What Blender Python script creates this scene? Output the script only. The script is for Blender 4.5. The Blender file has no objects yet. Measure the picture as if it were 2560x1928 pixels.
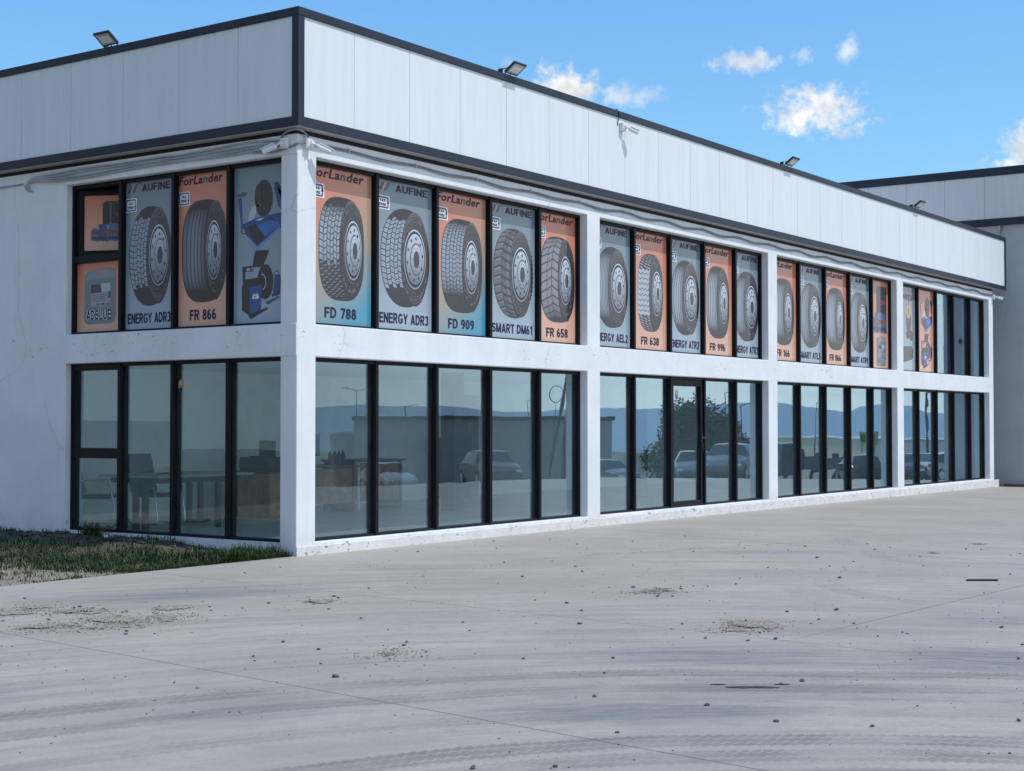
import bpy, bmesh, math, random
from mathutils import Vector, Matrix, noise
from mathutils.geometry import tessellate_polygon
R = math.radians
sc = bpy.context.scene
C = sc.collection
rnd = random.Random(7)

# ------------------------------------------------------------------ camera
CAM = Vector((-13.603, -12.7682, 1.612)); YAW, PITCH, ROLL = 0.6123, 0.0256, -0.0002
fw = Vector((math.cos(PITCH)*math.cos(YAW), math.cos(PITCH)*math.sin(YAW), math.sin(PITCH)))
rt = Vector((math.sin(YAW), -math.cos(YAW), 0)); up = rt.cross(fw)
c_, s_ = math.cos(ROLL), math.sin(ROLL); r2 = c_*rt + s_*up; u2 = -s_*rt + c_*up
cd = bpy.data.cameras.new('camera'); cam = bpy.data.objects.new('camera', cd); C.objects.link(cam)
cam.matrix_world = Matrix(((r2.x, u2.x, -fw.x, CAM.x), (r2.y, u2.y, -fw.y, CAM.y), (r2.z, u2.z, -fw.z, CAM.z), (0, 0, 0, 1)))
cd.sensor_fit = 'HORIZONTAL'; cd.sensor_width = 36; cd.lens = 3779.46/2560*36
cd.clip_start = .1; cd.clip_end = 20000
sc.camera = cam

# ------------------------------------------------------------------ node helpers
class NT:
    def __init__(s, tree): s.t = tree; s.N = tree.nodes; s.L = tree.links
    def put(s, sock, v):
        if isinstance(v, bpy.types.NodeSocket): s.L.new(v, sock)
        elif v is not None: sock.default_value = v
    def m(s, op, a, b=None, c=None, clamp=False):
        n = s.N.new('ShaderNodeMath'); n.operation = op; n.use_clamp = clamp
        for i, v in enumerate((a, b, c)): s.put(n.inputs[i], v)
        return n.outputs[0]
    def v(s, op, a, b=None):
        n = s.N.new('ShaderNodeVectorMath'); n.operation = op
        s.put(n.inputs[0], a); s.put(n.inputs[1], b)
        return n.outputs['Value'] if op in ('DOT_PRODUCT', 'LENGTH', 'DISTANCE') else n.outputs[0]
    def obj(s): return s.N.new('ShaderNodeTexCoord').outputs['Object']
    def sep(s, v):
        n = s.N.new('ShaderNodeSeparateXYZ'); s.put(n.inputs[0], v); return n.outputs
    def comb(s, x, y, z):
        n = s.N.new('ShaderNodeCombineXYZ')
        for i, q in enumerate((x, y, z)): s.put(n.inputs[i], q)
        return n.outputs[0]
    def mapping(s, v, rot=(0, 0, 0), scale=(1, 1, 1)):
        n = s.N.new('ShaderNodeMapping'); s.put(n.inputs[0], v)
        n.inputs['Rotation'].default_value = rot; n.inputs['Scale'].default_value = scale; return n.outputs[0]
    def noise(s, v, scale, detail=4, rough=.55, dist=0):
        n = s.N.new('ShaderNodeTexNoise'); s.put(n.inputs['Vector'], v)
        n.inputs['Scale'].default_value = scale; n.inputs['Detail'].default_value = detail
        n.inputs['Roughness'].default_value = rough; n.inputs['Distortion'].default_value = dist
        return n.outputs['Fac']
    def ss(s, x, a, b):   # smooth step, 0 at a and 1 at b
        n = s.N.new('ShaderNodeMapRange'); n.interpolation_type = 'SMOOTHSTEP'
        s.put(n.inputs['Value'], x); n.inputs['From Min'].default_value = a; n.inputs['From Max'].default_value = b
        return n.outputs[0]
    def mr(s, x, a, b, c, d):
        n = s.N.new('ShaderNodeMapRange'); s.put(n.inputs['Value'], x)
        for k, q in zip(('From Min', 'From Max', 'To Min', 'To Max'), (a, b, c, d)): n.inputs[k].default_value = q
        return n.outputs[0]
    def mix(s, f, a, b, mode='MIX'):
        n = s.N.new('ShaderNodeMix'); n.data_type = 'RGBA'; n.blend_type = mode
        s.put(n.inputs[0], f)
        for i, q in ((6, a), (7, b)):
            if not isinstance(q, bpy.types.NodeSocket) and len(q) == 3: q = (*q, 1)
            s.put(n.inputs[i], q)
        return n.outputs[2]
    def bump(s, h, strength=.2, dist=.01):
        n = s.N.new('ShaderNodeBump'); s.put(n.inputs['Height'], h)
        n.inputs['Strength'].default_value = strength; n.inputs['Distance'].default_value = dist
        return n.outputs[0]

# ------------------------------------------------------------------ world, sun, exposure
SUN_EL, SUN_AZ = R(60), R(12)          # azimuth measured from -Y towards +X
world = bpy.data.worlds.new('World'); sc.world = world; world.use_nodes = True
w = NT(world.node_tree); w.N.clear()
wo = w.N.new('ShaderNodeOutputWorld'); bg = w.N.new('ShaderNodeBackground')
bg.inputs['Strength'].default_value = .1
w.L.new(bg.outputs[0], wo.inputs[0])
sky = w.N.new('ShaderNodeTexSky'); sky.sky_type = 'NISHITA'; sky.sun_disc = False
sky.sun_elevation = SUN_EL; sky.sun_rotation = R(180) - SUN_AZ
sky.air_density = 1.6; sky.dust_density = 0.5; sky.ozone_density = 3.5; sky.altitude = 600
gen = w.N.new('ShaderNodeTexCoord').outputs['Generated']
col = w.mix(1.0, sky.outputs[0], (.86, 1.30, 1.72), 'MULTIPLY')
fb = w.noise(gen, 85, 9, .66); fb2 = w.noise(gen, 30, 5, .6)
pert = w.m('ADD', w.m('MULTIPLY', w.m('SUBTRACT', fb, .5), 3.2), w.m('MULTIPLY', w.m('SUBTRACT', fb2, .5), 2.4))
CLOUDS = [  # direction, half width, half height (tangents), strength, lean
    ((0.8972, 0.3923, 0.2027), .034, .018, 1.0), ((0.9010, 0.3850, 0.2050), .018, .016, .95),
    ((0.8189, 0.5315, 0.2166), .020, .017, 1.0),
    ((0.8367, 0.5048, 0.2125), .012, .008, .62), ((0.8461, 0.4885, 0.2133), .011, .007, .45),
    ((0.8730, 0.4291, 0.2318), .026, .008, .75), ((0.8866, 0.3985, 0.2347), .009, .006, .5),
    ((0.8976, 0.3720, 0.2364), .006, .010, .6), ((0.9470, 0.2740, 0.1690), .022, .016, 1.0),
    ((0.9430, 0.2840, 0.1620), .012, .008, .9),
    ((0.7937, 0.5615, 0.2339), .008, .005, .15)]
mask = None
for d, a, b, k in CLOUDS:
    d = Vector(d).normalized(); rx = d.cross(Vector((0, 0, 1))).normalized(); uz = rx.cross(d)
    x = w.m('DIVIDE', w.v('DOT_PRODUCT', gen, rx[:]), a*.88); z = w.m('DIVIDE', w.v('DOT_PRODUCT', gen, uz[:]), b*.86)
    rr = w.m('SQRT', w.m('ADD', w.m('MULTIPLY', x, x), w.m('MULTIPLY', z, z)))
    front = w.m('GREATER_THAN', w.v('DOT_PRODUCT', gen, d[:]), .5)
    q = w.m('MULTIPLY', w.m('MULTIPLY', w.ss(w.m('ADD', rr, pert), 1.35, .12), k), front)
    mask = q if mask is None else w.m('MAXIMUM', mask, q)
shade = w.mr(w.noise(w.v('ADD', gen, (0, 0, .012)), 60, 6, .55), .36, .66, 7.6, 11.0)
col = w.mix(mask, col, w.comb(w.m('MULTIPLY', shade, .97), w.m('MULTIPLY', shade, .985), shade))
# hazy overcast over the rest of the sky (it shows in the windows), brightest round the sun
ov = w.ss(w.v('DOT_PRODUCT', gen, (0.82, 0.57, 0.0)), .78, .55)
zz = w.sep(gen)[2]
ovn = w.noise(w.mapping(gen, scale=(1, 1, 3.2)), 3.2, 6, .6)
cov = w.m('MULTIPLY', w.mr(ovn, .3, .7, .80, 1.0), w.ss(zz, .85, .15))
lum = w.m('MULTIPLY', w.mr(w.noise(w.mapping(gen, scale=(1, 1, 3.2)), 4.5, 6, .6), .3, .75, .85, 1.12),
          w.mr(w.v('DOT_PRODUCT', gen, (0.60, -0.80, 0.0)), -.5, .85, 4.8, 11.5))
col = w.mix(w.m('MULTIPLY', ov, cov), col, w.comb(w.m('MULTIPLY', lum, .90), w.m('MULTIPLY', lum, .97), w.m('MULTIPLY', lum, 1.03)))
w.L.new(col, bg.inputs['Color'])
sd = bpy.data.lights.new('sun', 'SUN'); sd.energy = 3.05; sd.angle = R(.55); sd.color = (1, .955, .895)
sun = bpy.data.objects.new('sun', sd); C.objects.link(sun)
S = Vector((math.cos(SUN_EL)*math.sin(SUN_AZ), -math.cos(SUN_EL)*math.cos(SUN_AZ), math.sin(SUN_EL)))
sun.rotation_euler = S.to_track_quat('Z', 'Y').to_euler(); sun.location = (0, -20, 30)
vs = sc.view_settings; vs.view_transform = 'Standard'; vs.look = 'None'; vs.gamma = 1; vs.use_curve_mapping = False
vs.exposure = 0.0
sc.cycles.max_bounces = 8; sc.cycles.transparent_max_bounces = 16; sc.cycles.glossy_bounces = 4
sc.cycles.sample_clamp_indirect = 6; sc.cycles.use_denoising = True

# ------------------------------------------------------------------ mesh helpers
class MB:
    def __init__(s): s.v = []; s.f = []; s.mi = []; s.col = []
    def face(s, idx, mi=0): s.f.append(tuple(idx)); s.mi.append(mi)
    def poly(s, pts, mi=0):
        b = len(s.v); s.v += [tuple(p) for p in pts]; s.face(range(b, b+len(pts)), mi)
    def box(s, x0, x1, y0, y1, z0, z1, mi=0, M=None):
        b = len(s.v)
        P = [(x0, y0, z0), (x1, y0, z0), (x1, y1, z0), (x0, y1, z0), (x0, y0, z1), (x1, y0, z1), (x1, y1, z1), (x0, y1, z1)]
        if M is not None: P = [tuple(M @ Vector(p)) for p in P]
        s.v += P
        for q in ((0, 3, 2, 1), (4, 5, 6, 7), (0, 1, 5, 4), (1, 2, 6, 5), (2, 3, 7, 6), (3, 0, 4, 7)):
            s.face([b+i for i in q], mi)
    def prism(s, pts, h, mi=0, M=None):     # polygon in XY extruded along Z
        n = len(pts); b = len(s.v)
        P = [(x, y, 0) for x, y in pts] + [(x, y, h) for x, y in pts]
        if M is not None: P = [tuple(M @ Vector(p)) for p in P]
        s.v += P
        s.face(range(b+n-1, b-1, -1), mi); s.face(range(b+n, b+2*n), mi)
        for i in range(n): j = (i+1) % n; s.face((b+i, b+j, b+n+j, b+n+i), mi)
    def tube(s, pts, r, n=8, mi=0, cap=True):
        pts = [Vector(p) for p in pts]; rs = r if isinstance(r, (list, tuple)) else [r]*len(pts)
        b = len(s.v); side = None
        for i, p in enumerate(pts):
            t = (pts[min(i+1, len(pts)-1)] - pts[max(i-1, 0)]).normalized()
            if side is None:
                side = t.cross(Vector((0, 0, 1)))
                if side.length < .1: side = t.cross(Vector((1, 0, 0)))
            side = (side - t*side.dot(t)).normalized(); oth = t.cross(side)
            for k in range(n):
                a = 2*math.pi*k/n; s.v.append(tuple(p + (side*math.cos(a) + oth*math.sin(a))*rs[i]))
        for i in range(len(pts)-1):
            for k in range(n):
                k2 = (k+1) % n; s.face((b+i*n+k, b+i*n+k2, b+(i+1)*n+k2, b+(i+1)*n+k), mi)
        if cap:
            s.face([b+k for k in range(n-1, -1, -1)], mi); s.face([b+(len(pts)-1)*n+k for k in range(n)], mi)
    def build(s, name, mats, parent=None, smooth=False, bevel=0, seg=2):
        me = bpy.data.meshes.new(name); me.from_pydata(s.v, [], s.f)
        for m in (mats if isinstance(mats, (list, tuple)) else [mats]): me.materials.append(m)
        me.polygons.foreach_set('material_index', s.mi)
        if smooth: me.polygons.foreach_set('use_smooth', [True]*len(s.f))
        bm = bmesh.new(); bm.from_mesh(me); bmesh.ops.recalc_face_normals(bm, faces=bm.faces); bm.to_mesh(me); bm.free()
        o = bpy.data.objects.new(name, me); C.objects.link(o)
        if parent: o.parent = parent
        if bevel:
            b = o.modifiers.new('bevel', 'BEVEL'); b.width = bevel; b.segments = seg; b.limit_method = 'ANGLE'
        return o
def thing(name, label, cat, loc=(0, 0, 0), rz=0, group=None):
    o = bpy.data.objects.new(name, None); C.objects.link(o); o.location = loc; o.rotation_euler = (0, 0, rz)
    o.empty_display_size = .3; return tag(o, label, cat, group)
def tag(o, label, cat, group=None):
    o['label'] = label; o['category'] = cat
    if group: o['group'] = group
    return o
def kind(o, k): o['kind'] = k; return o
def copy_tree(o, parent=None):
    c = o.copy(); C.objects.link(c)
    if parent: c.parent = parent
    for ch in list(o.children): copy_tree(ch, c)
    return c

# ------------------------------------------------------------------ materials
def mat(name, color, rough=.6, metal=0, spec=.5, var=0, vscale=3, bump=0, bscale=40):
    m = bpy.data.materials.new(name); m.use_nodes = True; t = NT(m.node_tree); b = t.N['Principled BSDF']
    b.inputs['Roughness'].default_value = rough; b.inputs['Metallic'].default_value = metal
    b.inputs['Specular IOR Level'].default_value = spec
    b.inputs['Base Color'].default_value = (*color, 1)
    if var:
        f = t.noise(t.obj(), vscale, 6, .6)
        a = tuple(c*(1-var) for c in color); d = tuple(min(1, c*(1+var)) for c in color)
        t.L.new(t.mix(t.ss(f, .3, .7), a, d), b.inputs['Base Color'])
    if bump: t.L.new(t.bump(t.noise(t.obj(), bscale, 4), bump), b.inputs['Normal'])
    return m
M = {}
def plaster(name, color, chips=True, marks=True):
    m = bpy.data.materials.new(name); m.use_nodes = True; t = NT(m.node_tree); b = t.N['Principled BSDF']
    P = t.obj(); x, y, z = t.sep(P)
    base = t.mix(t.ss(t.noise(P, 1.1, 6, .62), .3, .72), tuple(c*.93 for c in color), tuple(min(1, c*1.04) for c in color))
    base = t.mix(t.m('MULTIPLY', t.ss(t.noise(t.mapping(P, scale=(7, 7, .5)), 1.3, 5, .6), .48, .78), .26), base, tuple(c*.74 for c in color))
    if marks:       # scrapes on the spandrel and splashes at the foot of the wall
        band = t.m('MULTIPLY', t.ss(z, 2.45, 2.6), t.ss(z, 2.87, 2.8))
        sp = t.m('MULTIPLY', t.ss(t.noise(t.mapping(P, scale=(1, 1, 1.6)), 17, 3, .5, 1.2), .645, .675), t.ss(t.noise(P, 1.7, 2), .46, .58))
        base = t.mix(t.m('MULTIPLY', t.m('MULTIPLY', band, sp), .75), base, (.16, .15, .15))
        foot = t.ss(z, .5, -.02)
        base = t.mix(t.m('MULTIPLY', foot, t.mr(t.noise(P, 5, 5, .7), .35, .7, 0, .5)), base, (.50, .46, .40))
    if chips:
        ft = t.ss(z, .18, .10)
        ch = t.m('MULTIPLY', t.ss(t.noise(t.mapping(P, scale=(1, 1, 1.8)), 9, 5, .65, .8), .60, .64), t.ss(t.noise(P, 1.3, 3), .38, .52))
        base = t.mix(t.m('MULTIPLY', t.m('MULTIPLY', ft, ch), .85), base, (.22, .20, .18))
        dk = t.m('MULTIPLY', t.ss(t.noise(P, 6, 6, .7), .66, .69), t.ss(z, .45, .15))
        base = t.mix(t.m('MULTIPLY', dk, .8), base, (.13, .13, .13))
    vo = t.N.new('ShaderNodeTexVoronoi'); vo.feature = 'DISTANCE_TO_EDGE'; vo.inputs['Scale'].default_value = .55
    wp = t.N.new('ShaderNodeMix'); wp.data_type = 'VECTOR'; wp.inputs[0].default_value = .28
    nz_ = t.N.new('ShaderNodeTexNoise'); nz_.inputs['Scale'].default_value = 1.6; nz_.inputs['Detail'].default_value = 6; t.L.new(P, nz_.inputs['Vector'])
    t.L.new(P, wp.inputs[4]); t.L.new(nz_.outputs['Color'], wp.inputs[5]); t.L.new(wp.outputs[1], vo.inputs['Vector'])
    hc = t.m('MULTIPLY', t.ss(vo.outputs['Distance'], .006, .002), t.ss(t.noise(P, .8, 3), .50, .60))
    base = t.mix(t.m('MULTIPLY', hc, .22), base, (.30, .30, .31))
    t.L.new(base, b.inputs['Base Color']); b.inputs['Roughness'].default_value = .85; b.inputs['Specular IOR Level'].default_value = .25
    h = t.m('ADD', t.m('MULTIPLY', t.noise(P, 2.2, 4), .7), t.m('MULTIPLY', t.noise(P, 60, 3), .08))
    t.L.new(t.bump(h, .35, .02), b.inputs['Normal'])
    return m
M['plaster'] = plaster('plaster', (.755, .785, .808))
M['plinth'] = plaster('plinth_plaster', (.71, .72, .73))
M['wingwall'] = plaster('grey_plaster', (.45, .48, .52), False, False)
def panel(name, color):
    m = bpy.data.materials.new(name); m.use_nodes = True; t = NT(m.node_tree); b = t.N['Principled BSDF']
    P = t.obj()
    f = t.noise(t.mapping(P, scale=(6, 6, .35)), 1.6, 5, .6)
    c = t.mix(t.ss(f, .35, .75), color, tuple(q*.93 for q in color))
    f2 = t.m('MULTIPLY', t.ss(t.noise(t.mapping(P, scale=(14, 14, .25)), 1.0, 4, .5),   .58, .8), .13)
    c = t.mix(f2, c, tuple(q*.74 for q in color))
    t.L.new(c, b.inputs['Base Color']); b.inputs['Roughness'].default_value = .42
    x, y, z = t.sep(P)
    rib = t.m('ABSOLUTE', t.m('SINE', t.m('MULTIPLY', t.m('ADD', x, y), 52)))
    t.L.new(t.bump(rib, .06, .004), b.inputs['Normal']); return m
M['panel'] = panel('sandwich_panel', (.715, .765, .805))
M['wingpanel'] = panel('grey_white_panel', (.60, .61, .62))
M['trim'] = mat('anthracite_trim', (.020, .029, .048), .45, spec=.3, var=.15, vscale=2)
M['band'] = mat('black_band', (.008, .008, .01), .7)
M['soffit'] = mat('soffit_grey', (.42, .41, .40), .7)
M['frame'] = mat('black_frame', (.006, .007, .010), .45, spec=.2, var=.2)
M['white'] = mat('white_plastic', (.72, .73, .75), .4)
M['pipe'] = mat('grey_conduit', (.24, .26, .29), .5, var=.12)
M['dark'] = mat('dark_metal', (.02, .022, .028), .45)
M['lens'] = mat('lamp_glass', (.45, .46, .45), .15, var=.1, vscale=30)
M['blackglass'] = mat('dark_lens', (.01, .01, .012), .08)
M['steel'] = mat('bare_steel', (.55, .56, .58), .25, .9)
M['inwall'] = mat('inside_paint', (.86, .89, .88), .9, var=.05)
M['ceil'] = mat('ceiling_paint', (.82, .84, .83), .9)
M['infloor'] = mat('inside_floor', (.50, .52, .52), .35, var=.12, vscale=1.5)
M['wooddark'] = mat('dark_wood', (.12, .066, .040), .5, var=.4, vscale=6)
M['wood'] = mat('brown_wood', (.33, .165, .085), .5, var=.35, vscale=5)
M['brown'] = mat('brown_paint', (.040, .033, .030), .6)
M['blackplastic'] = mat('black_plastic', (.015, .015, .017), .4)
M['tabletop'] = mat('pale_tabletop', (.26, .26, .25), .4)
def glassmat(name, tint, f0, amp):
    m = bpy.data.materials.new(name); m.use_nodes = True; t = NT(m.node_tree); t.N.clear()
    o = t.N.new('ShaderNodeOutputMaterial'); g = t.N.new('ShaderNodeNewGeometry')
    c = t.m('ABSOLUTE', t.v('DOT_PRODUCT', g.outputs['Incoming'], g.outputs['True Normal']))
    s = t.m('POWER', t.m('SUBTRACT', 1.0, c, clamp=True), 4.2)
    f = t.m('MINIMUM', t.m('ADD', f0, t.m('MULTIPLY', s, amp)), .42)
    tr = t.N.new('ShaderNodeBsdfTransparent'); tr.inputs[0].default_value = (*tint, 1)
    gl = t.N.new('ShaderNodeBsdfGlossy'); gl.inputs['Color'].default_value = (.76, .92, 1, 1); gl.inputs['Roughness'].default_value = .0
    wv = t.noise(t.obj(), .9, 2, .4)
    t.L.new(t.bump(wv, .10, .012), gl.inputs['Normal'])
    mx = t.N.new('ShaderNodeMixShader'); t.L.new(f, mx.inputs[0]); t.L.new(tr.outputs[0], mx.inputs[1]); t.L.new(gl.outputs[0], mx.inputs[2])
    df = t.N.new('ShaderNodeBsdfDiffuse'); df.inputs[0].default_value = (.80, .90, .95, 1)
    m2 = t.N.new('ShaderNodeMixShader'); t.L.new(t.mr(t.noise(t.mapping(t.obj(), scale=(1, 1, .4)), 2.2, 5, .6), .3, .7, .004, .016), m2.inputs[0])
    t.L.new(mx.outputs[0], m2.inputs[1]); t.L.new(df.outputs[0], m2.inputs[2]); t.L.new(m2.outputs[0], o.inputs[0]); return m
M['glass'] = glassmat('window_glass', (.875, .965, .985), .05, 7.0)
M['carglass'] = mat('car_glass', (.02, .025, .03), .06)
def inkmat(name, rough=.5):
    m = bpy.data.materials.new(name); m.use_nodes = True; t = NT(m.node_tree); b = t.N['Principled BSDF']
    a = t.N.new('ShaderNodeVertexColor'); a.layer_name = 'Col'
    t.L.new(a.outputs[0], b.inputs['Base Color']); b.inputs['Roughness'].default_value = rough
    b.inputs['Specular IOR Level'].default_value = .2; return m
M['ink'] = inkmat('printed_vinyl')
t_ = NT(M['ink'].node_tree); t_.L.new(t_.bump(t_.noise(t_.obj(), 3.0, 3, .5), .06, .01), t_.N['Principled BSDF'].inputs['Coat Normal'])
bs_ = M['ink'].node_tree.nodes['Principled BSDF']; bs_.inputs['Coat Weight'].default_value = 1; bs_.inputs['Coat Roughness'].default_value = .02; bs_.inputs['Coat IOR'].default_value = 1.45
M['leaf'] = inkmat('leaf_green', .6)
def ink(name, c): M[name] = mat(name, c, .5, spec=.2)
ink('ink_navy', (.030, .026, .065)); ink('ink_plum', (.062, .035, .060)); ink('ink_green', (.045, .17, .12))
ink('ink_white', (.78, .80, .82)); ink('ink_black', (.02, .02, .03)); ink('ink_red', (.40, .04, .05)); ink('ink_slate', (.10, .11, .15))

# concrete yard
def concrete():
    m = bpy.data.materials.new('concrete'); m.use_nodes = True; t = NT(m.node_tree); b = t.N['Principled BSDF']
    P = t.obj(); x, y, z = t.sep(P)
    Pn = t.comb(x, y, 0.0)
    dx = t.m('ADD', x, 11.0); dy = t.m('ADD', y, 13.0)
    rad = t.m('SQRT', t.m('ADD', t.m('MULTIPLY', dx, dx), t.m('MULTIPLY', dy, dy)))
    ang = t.m('ARCTAN2', dy, dx)
    str1 = t.comb(t.m('MULTIPLY', rad, 3.4), t.m('MULTIPLY', ang, 3.0), 0.0)
    n1 = t.noise(Pn, .55, 6, .6); n2 = t.noise(str1, 1.5, 7, .68); n3 = t.noise(Pn, 7, 6, .7)
    base = t.mix(t.ss(n1, .3, .7), (.348, .318, .266), (.432, .398, .338))
    base = t.mix(t.m('MULTIPLY', t.ss(n2, .36, .74), .75), base, (.272, .255, .225))
    base = t.mix(t.m('MULTIPLY', t.ss(t.noise(str1, 4.5, 6, .7), .55, .8), .5), base, (.44, .445, .45))
    base = t.mix(t.m('MULTIPLY', t.ss(n3, .48, .72), .34), base, (.20, .19, .175))
    str2 = t.comb(t.m('MULTIPLY', rad, 11.0), t.m('MULTIPLY', ang, 9.0), 3.0)
    base = t.mix(t.m('MULTIPLY', t.ss(t.noise(str2, 2.6, 8, .75), .5, .72), .40), base, (.22, .215, .205))
    base = t.mix(t.m('MULTIPLY', t.ss(t.noise(str2, 5.0, 6, .7), .58, .75), .38), base, (.47, .455, .43))
    gr = t.noise(Pn, 55, 5, .75)
    base = t.mix(t.m('MULTIPLY', t.ss(gr, .5, .7), .36), base, (.16, .155, .15)); base = t.mix(t.m('MULTIPLY', t.ss(gr, .48, .3), .30), base, (.52, .50, .47))
    base = t.mix(t.m('MULTIPLY', t.ss(t.noise(Pn, .35, 3), .52, .7), .35), base, (.38, .355, .32))
    # dusty strip by the building
    base = t.mix(t.m('MULTIPLY', t.ss(y, -1.3, .0), t.mr(n2, .3, .7, .15, .6)), base, (.40, .375, .33))
    # blue-grey damp stains
    pert = t.m('MULTIPLY', t.m('SUBTRACT', t.noise(str1, 1.2, 7, .7), .5), 3.4)
    brk = t.mr(t.noise(str2, 2.2, 8, .72), .36, .62, .35, 1.25)
    for cx, cy, a, bb, ang_, k in ((-3.6, -1.95, 1.25, .5, -30, .62), (-4.15, -7.85, .9, .45, -55, .55), (-3.24, -9.4, .7, .5, -60, .55), (-6.3, -8.4, .8, .35, -50, .6), (4.05, -4.5, .9, .3, -55, .35), (-5.0, -8.9, .8, .4, -55, .45), (-.8, -9.2, 1.2, .4, -55, .4), (-7.4, -6.6, .6, .3, -30, .5), (-8.3, -4.8, .6, .4, -40, .4)):
        ca, sa = math.cos(R(ang_)), math.sin(R(ang_))
        dx = t.m('SUBTRACT', x, cx); dy = t.m('SUBTRACT', y, cy)
        u = t.m('DIVIDE', t.m('ADD', t.m('MULTIPLY', dx, ca), t.m('MULTIPLY', dy, sa)), a)
        v = t.m('DIVIDE', t.m('SUBTRACT', t.m('MULTIPLY', dy, ca), t.m('MULTIPLY', dx, sa)), bb)
        q = t.m('SQRT', t.m('ADD', t.m('MULTIPLY', u, u), t.m('MULTIPLY', v, v)))
        base = t.mix(t.m('MULTIPLY', t.m('MULTIPLY', t.ss(t.m('ADD', q, pert), 1.6, .2), brk), k), base, (.125, .145, .162))
    # circling tyre tracks
    radn = t.m('ADD', rad, t.m('MULTIPLY', t.m('SUBTRACT', t.noise(Pn, .3, 2), .5), .5))
    wear = t.mr(t.noise(Pn, 1.3, 6, .65), .32, .62, .18, 1.0)
    trk = None
    for r0, hw, k in ((7.85, .13, .75), (7.32, .12, .6), (6.55, .1, .35), (5.78, .13, .8), (5.42, .12, .75), (5.08, .09, .8), (4.75, .1, .6), (8.75, .12, .35), (9.9, .14, .25), (11.2, .14, .2)):
        tooth = t.m('MULTIPLY', t.m('FRACT', t.m('MULTIPLY', ang, r0*17.0)), .035)
        q = t.m('MULTIPLY', t.ss(t.m('ABSOLUTE', t.m('SUBTRACT', t.m('ADD', radn, tooth), r0)), hw+.025, hw-.02), k)
        trk = q if trk is None else t.m('MAXIMUM', trk, q)
    zig = t.m('ABSOLUTE', t.m('SUBTRACT', t.m('FRACT', t.m('ADD', t.m('MULTIPLY', radn, 9.0), t.m('MULTIPLY', t.m('PINGPONG', t.m('MULTIPLY', ang, 95.0), .5), .6))), .5))
    trk = t.m('MULTIPLY', trk, t.mr(zig, .02, .20, .35, 1.0))
    base = t.mix(t.m('MULTIPLY', t.m('MULTIPLY', trk, wear), .85), base, (.14, .135, .124))
    # curved rubber marks
    for cx, cy, r0, ax, ay in ((1.95, -8.6, 2.35, 0, -7.0), (5.6, -7.6, 2.3, 4.0, -6.0), (7.2, -6.0, 1.8, 6.4, -4.6)):
        ddx = t.m('SUBTRACT', x, cx); ddy = t.m('SUBTRACT', y, cy)
        r = t.m('SQRT', t.m('ADD', t.m('MULTIPLY', ddx, ddx), t.m('MULTIPLY', ddy, ddy)))
        stripe = t.m('PINGPONG', t.m('MULTIPLY', r, 14.0), .5)
        near = t.ss(t.v('DISTANCE', Pn, (ax, ay, 0)), 1.5, .5)
        q = t.m('MULTIPLY', t.m('MULTIPLY', t.ss(t.m('ABSOLUTE', t.m('SUBTRACT', r, r0)), .17, .13), near), t.mr(stripe, .1, .3, .15, 1))
        base = t.mix(t.m('MULTIPLY', q, .26), base, (.15, .155, .17))
    # saw-cut joints
    for (ax, ay), (bx, by), wd, k in (((-6.31, -3.11), (-7.0, -8.6), .006, .8), ((-2.38, -.27), (-3.25, -8.55), .006, .8), ((6.78, .07), (4.1, -7.55), .008, .9), ((1.81, -8.225), (-4.77, -7.87), .0061, .8), ((16, 0), (13, -8), .008, .8)):
        L = math.hypot(bx-ax, by-ay); nx, ny = -(by-ay)/L, (bx-ax)/L; c0 = nx*ax + ny*ay
        dd = t.m('ABSOLUTE', t.m('SUBTRACT', t.m('ADD', t.m('MULTIPLY', x, nx), t.m('MULTIPLY', y, ny)), c0))
        base = t.mix(t.m('MULTIPLY', t.ss(dd, wd*1.6, wd*.6), t.m('MULTIPLY', t.ss(x, -4.0, -1.5), k) if wd == .0061 else k), base, (.09, .088, .085))
    # broken hairline crack
    nx, ny = .33, .944; c0 = nx*2.317 + ny*-2.843
    wob = t.m('MULTIPLY', t.m('SUBTRACT', t.noise(Pn, 1.6, 5, .7), .5), .5)
    dd = t.m('ABSOLUTE', t.m('SUBTRACT', t.m('ADD', t.m('ADD', t.m('MULTIPLY', x, nx), t.m('MULTIPLY', y, ny)), wob), c0))
    ck = t.m('MULTIPLY', t.m('MULTIPLY', t.ss(dd, .022, .008), t.ss(t.noise(Pn, 3.5, 2), .46, .52)), t.ss(t.m('ABSOLUTE', t.m('SUBTRACT', x, 3.4)), 2.8, 1.6))
    base = t.mix(t.m('MULTIPLY', ck, .8), base, (.10, .095, .09))
    t.L.new(base, b.inputs['Base Color'])
    t.L.new(t.mr(n2, .3, .7, .85, .6), b.inputs['Roughness']); b.inputs['Specular IOR Level'].default_value = .3
    h = t.m('ADD', t.m('MULTIPLY', n2, .6), t.m('ADD', t.m('MULTIPLY', n3, .25), t.m('MULTIPLY', t.noise(Pn, 45, 4, .7), .2)))
    t.L.new(t.bump(h, .3, .02), b.inputs['Normal'])
    return m
M['concrete'] = concrete()
def soil(name, c1, c2, c3):
    m = bpy.data.materials.new(name); m.use_nodes = True; t = NT(m.node_tree); b = t.N['Principled BSDF']; P = t.obj()
    c = t.mix(t.ss(t.noise(P, 1.6, 6, .65), .35, .65), c1, c2); c = t.mix(t.m('MULTIPLY', t.ss(t.noise(P, 14, 6, .7), .5, .7), .7), c, c3)
    t.L.new(c, b.inputs['Base Color']); b.inputs['Roughness'].default_value = .95
    t.L.new(t.bump(t.noise(P, 18, 6, .7), .8, .05), b.inputs['Normal']); return m
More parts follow.
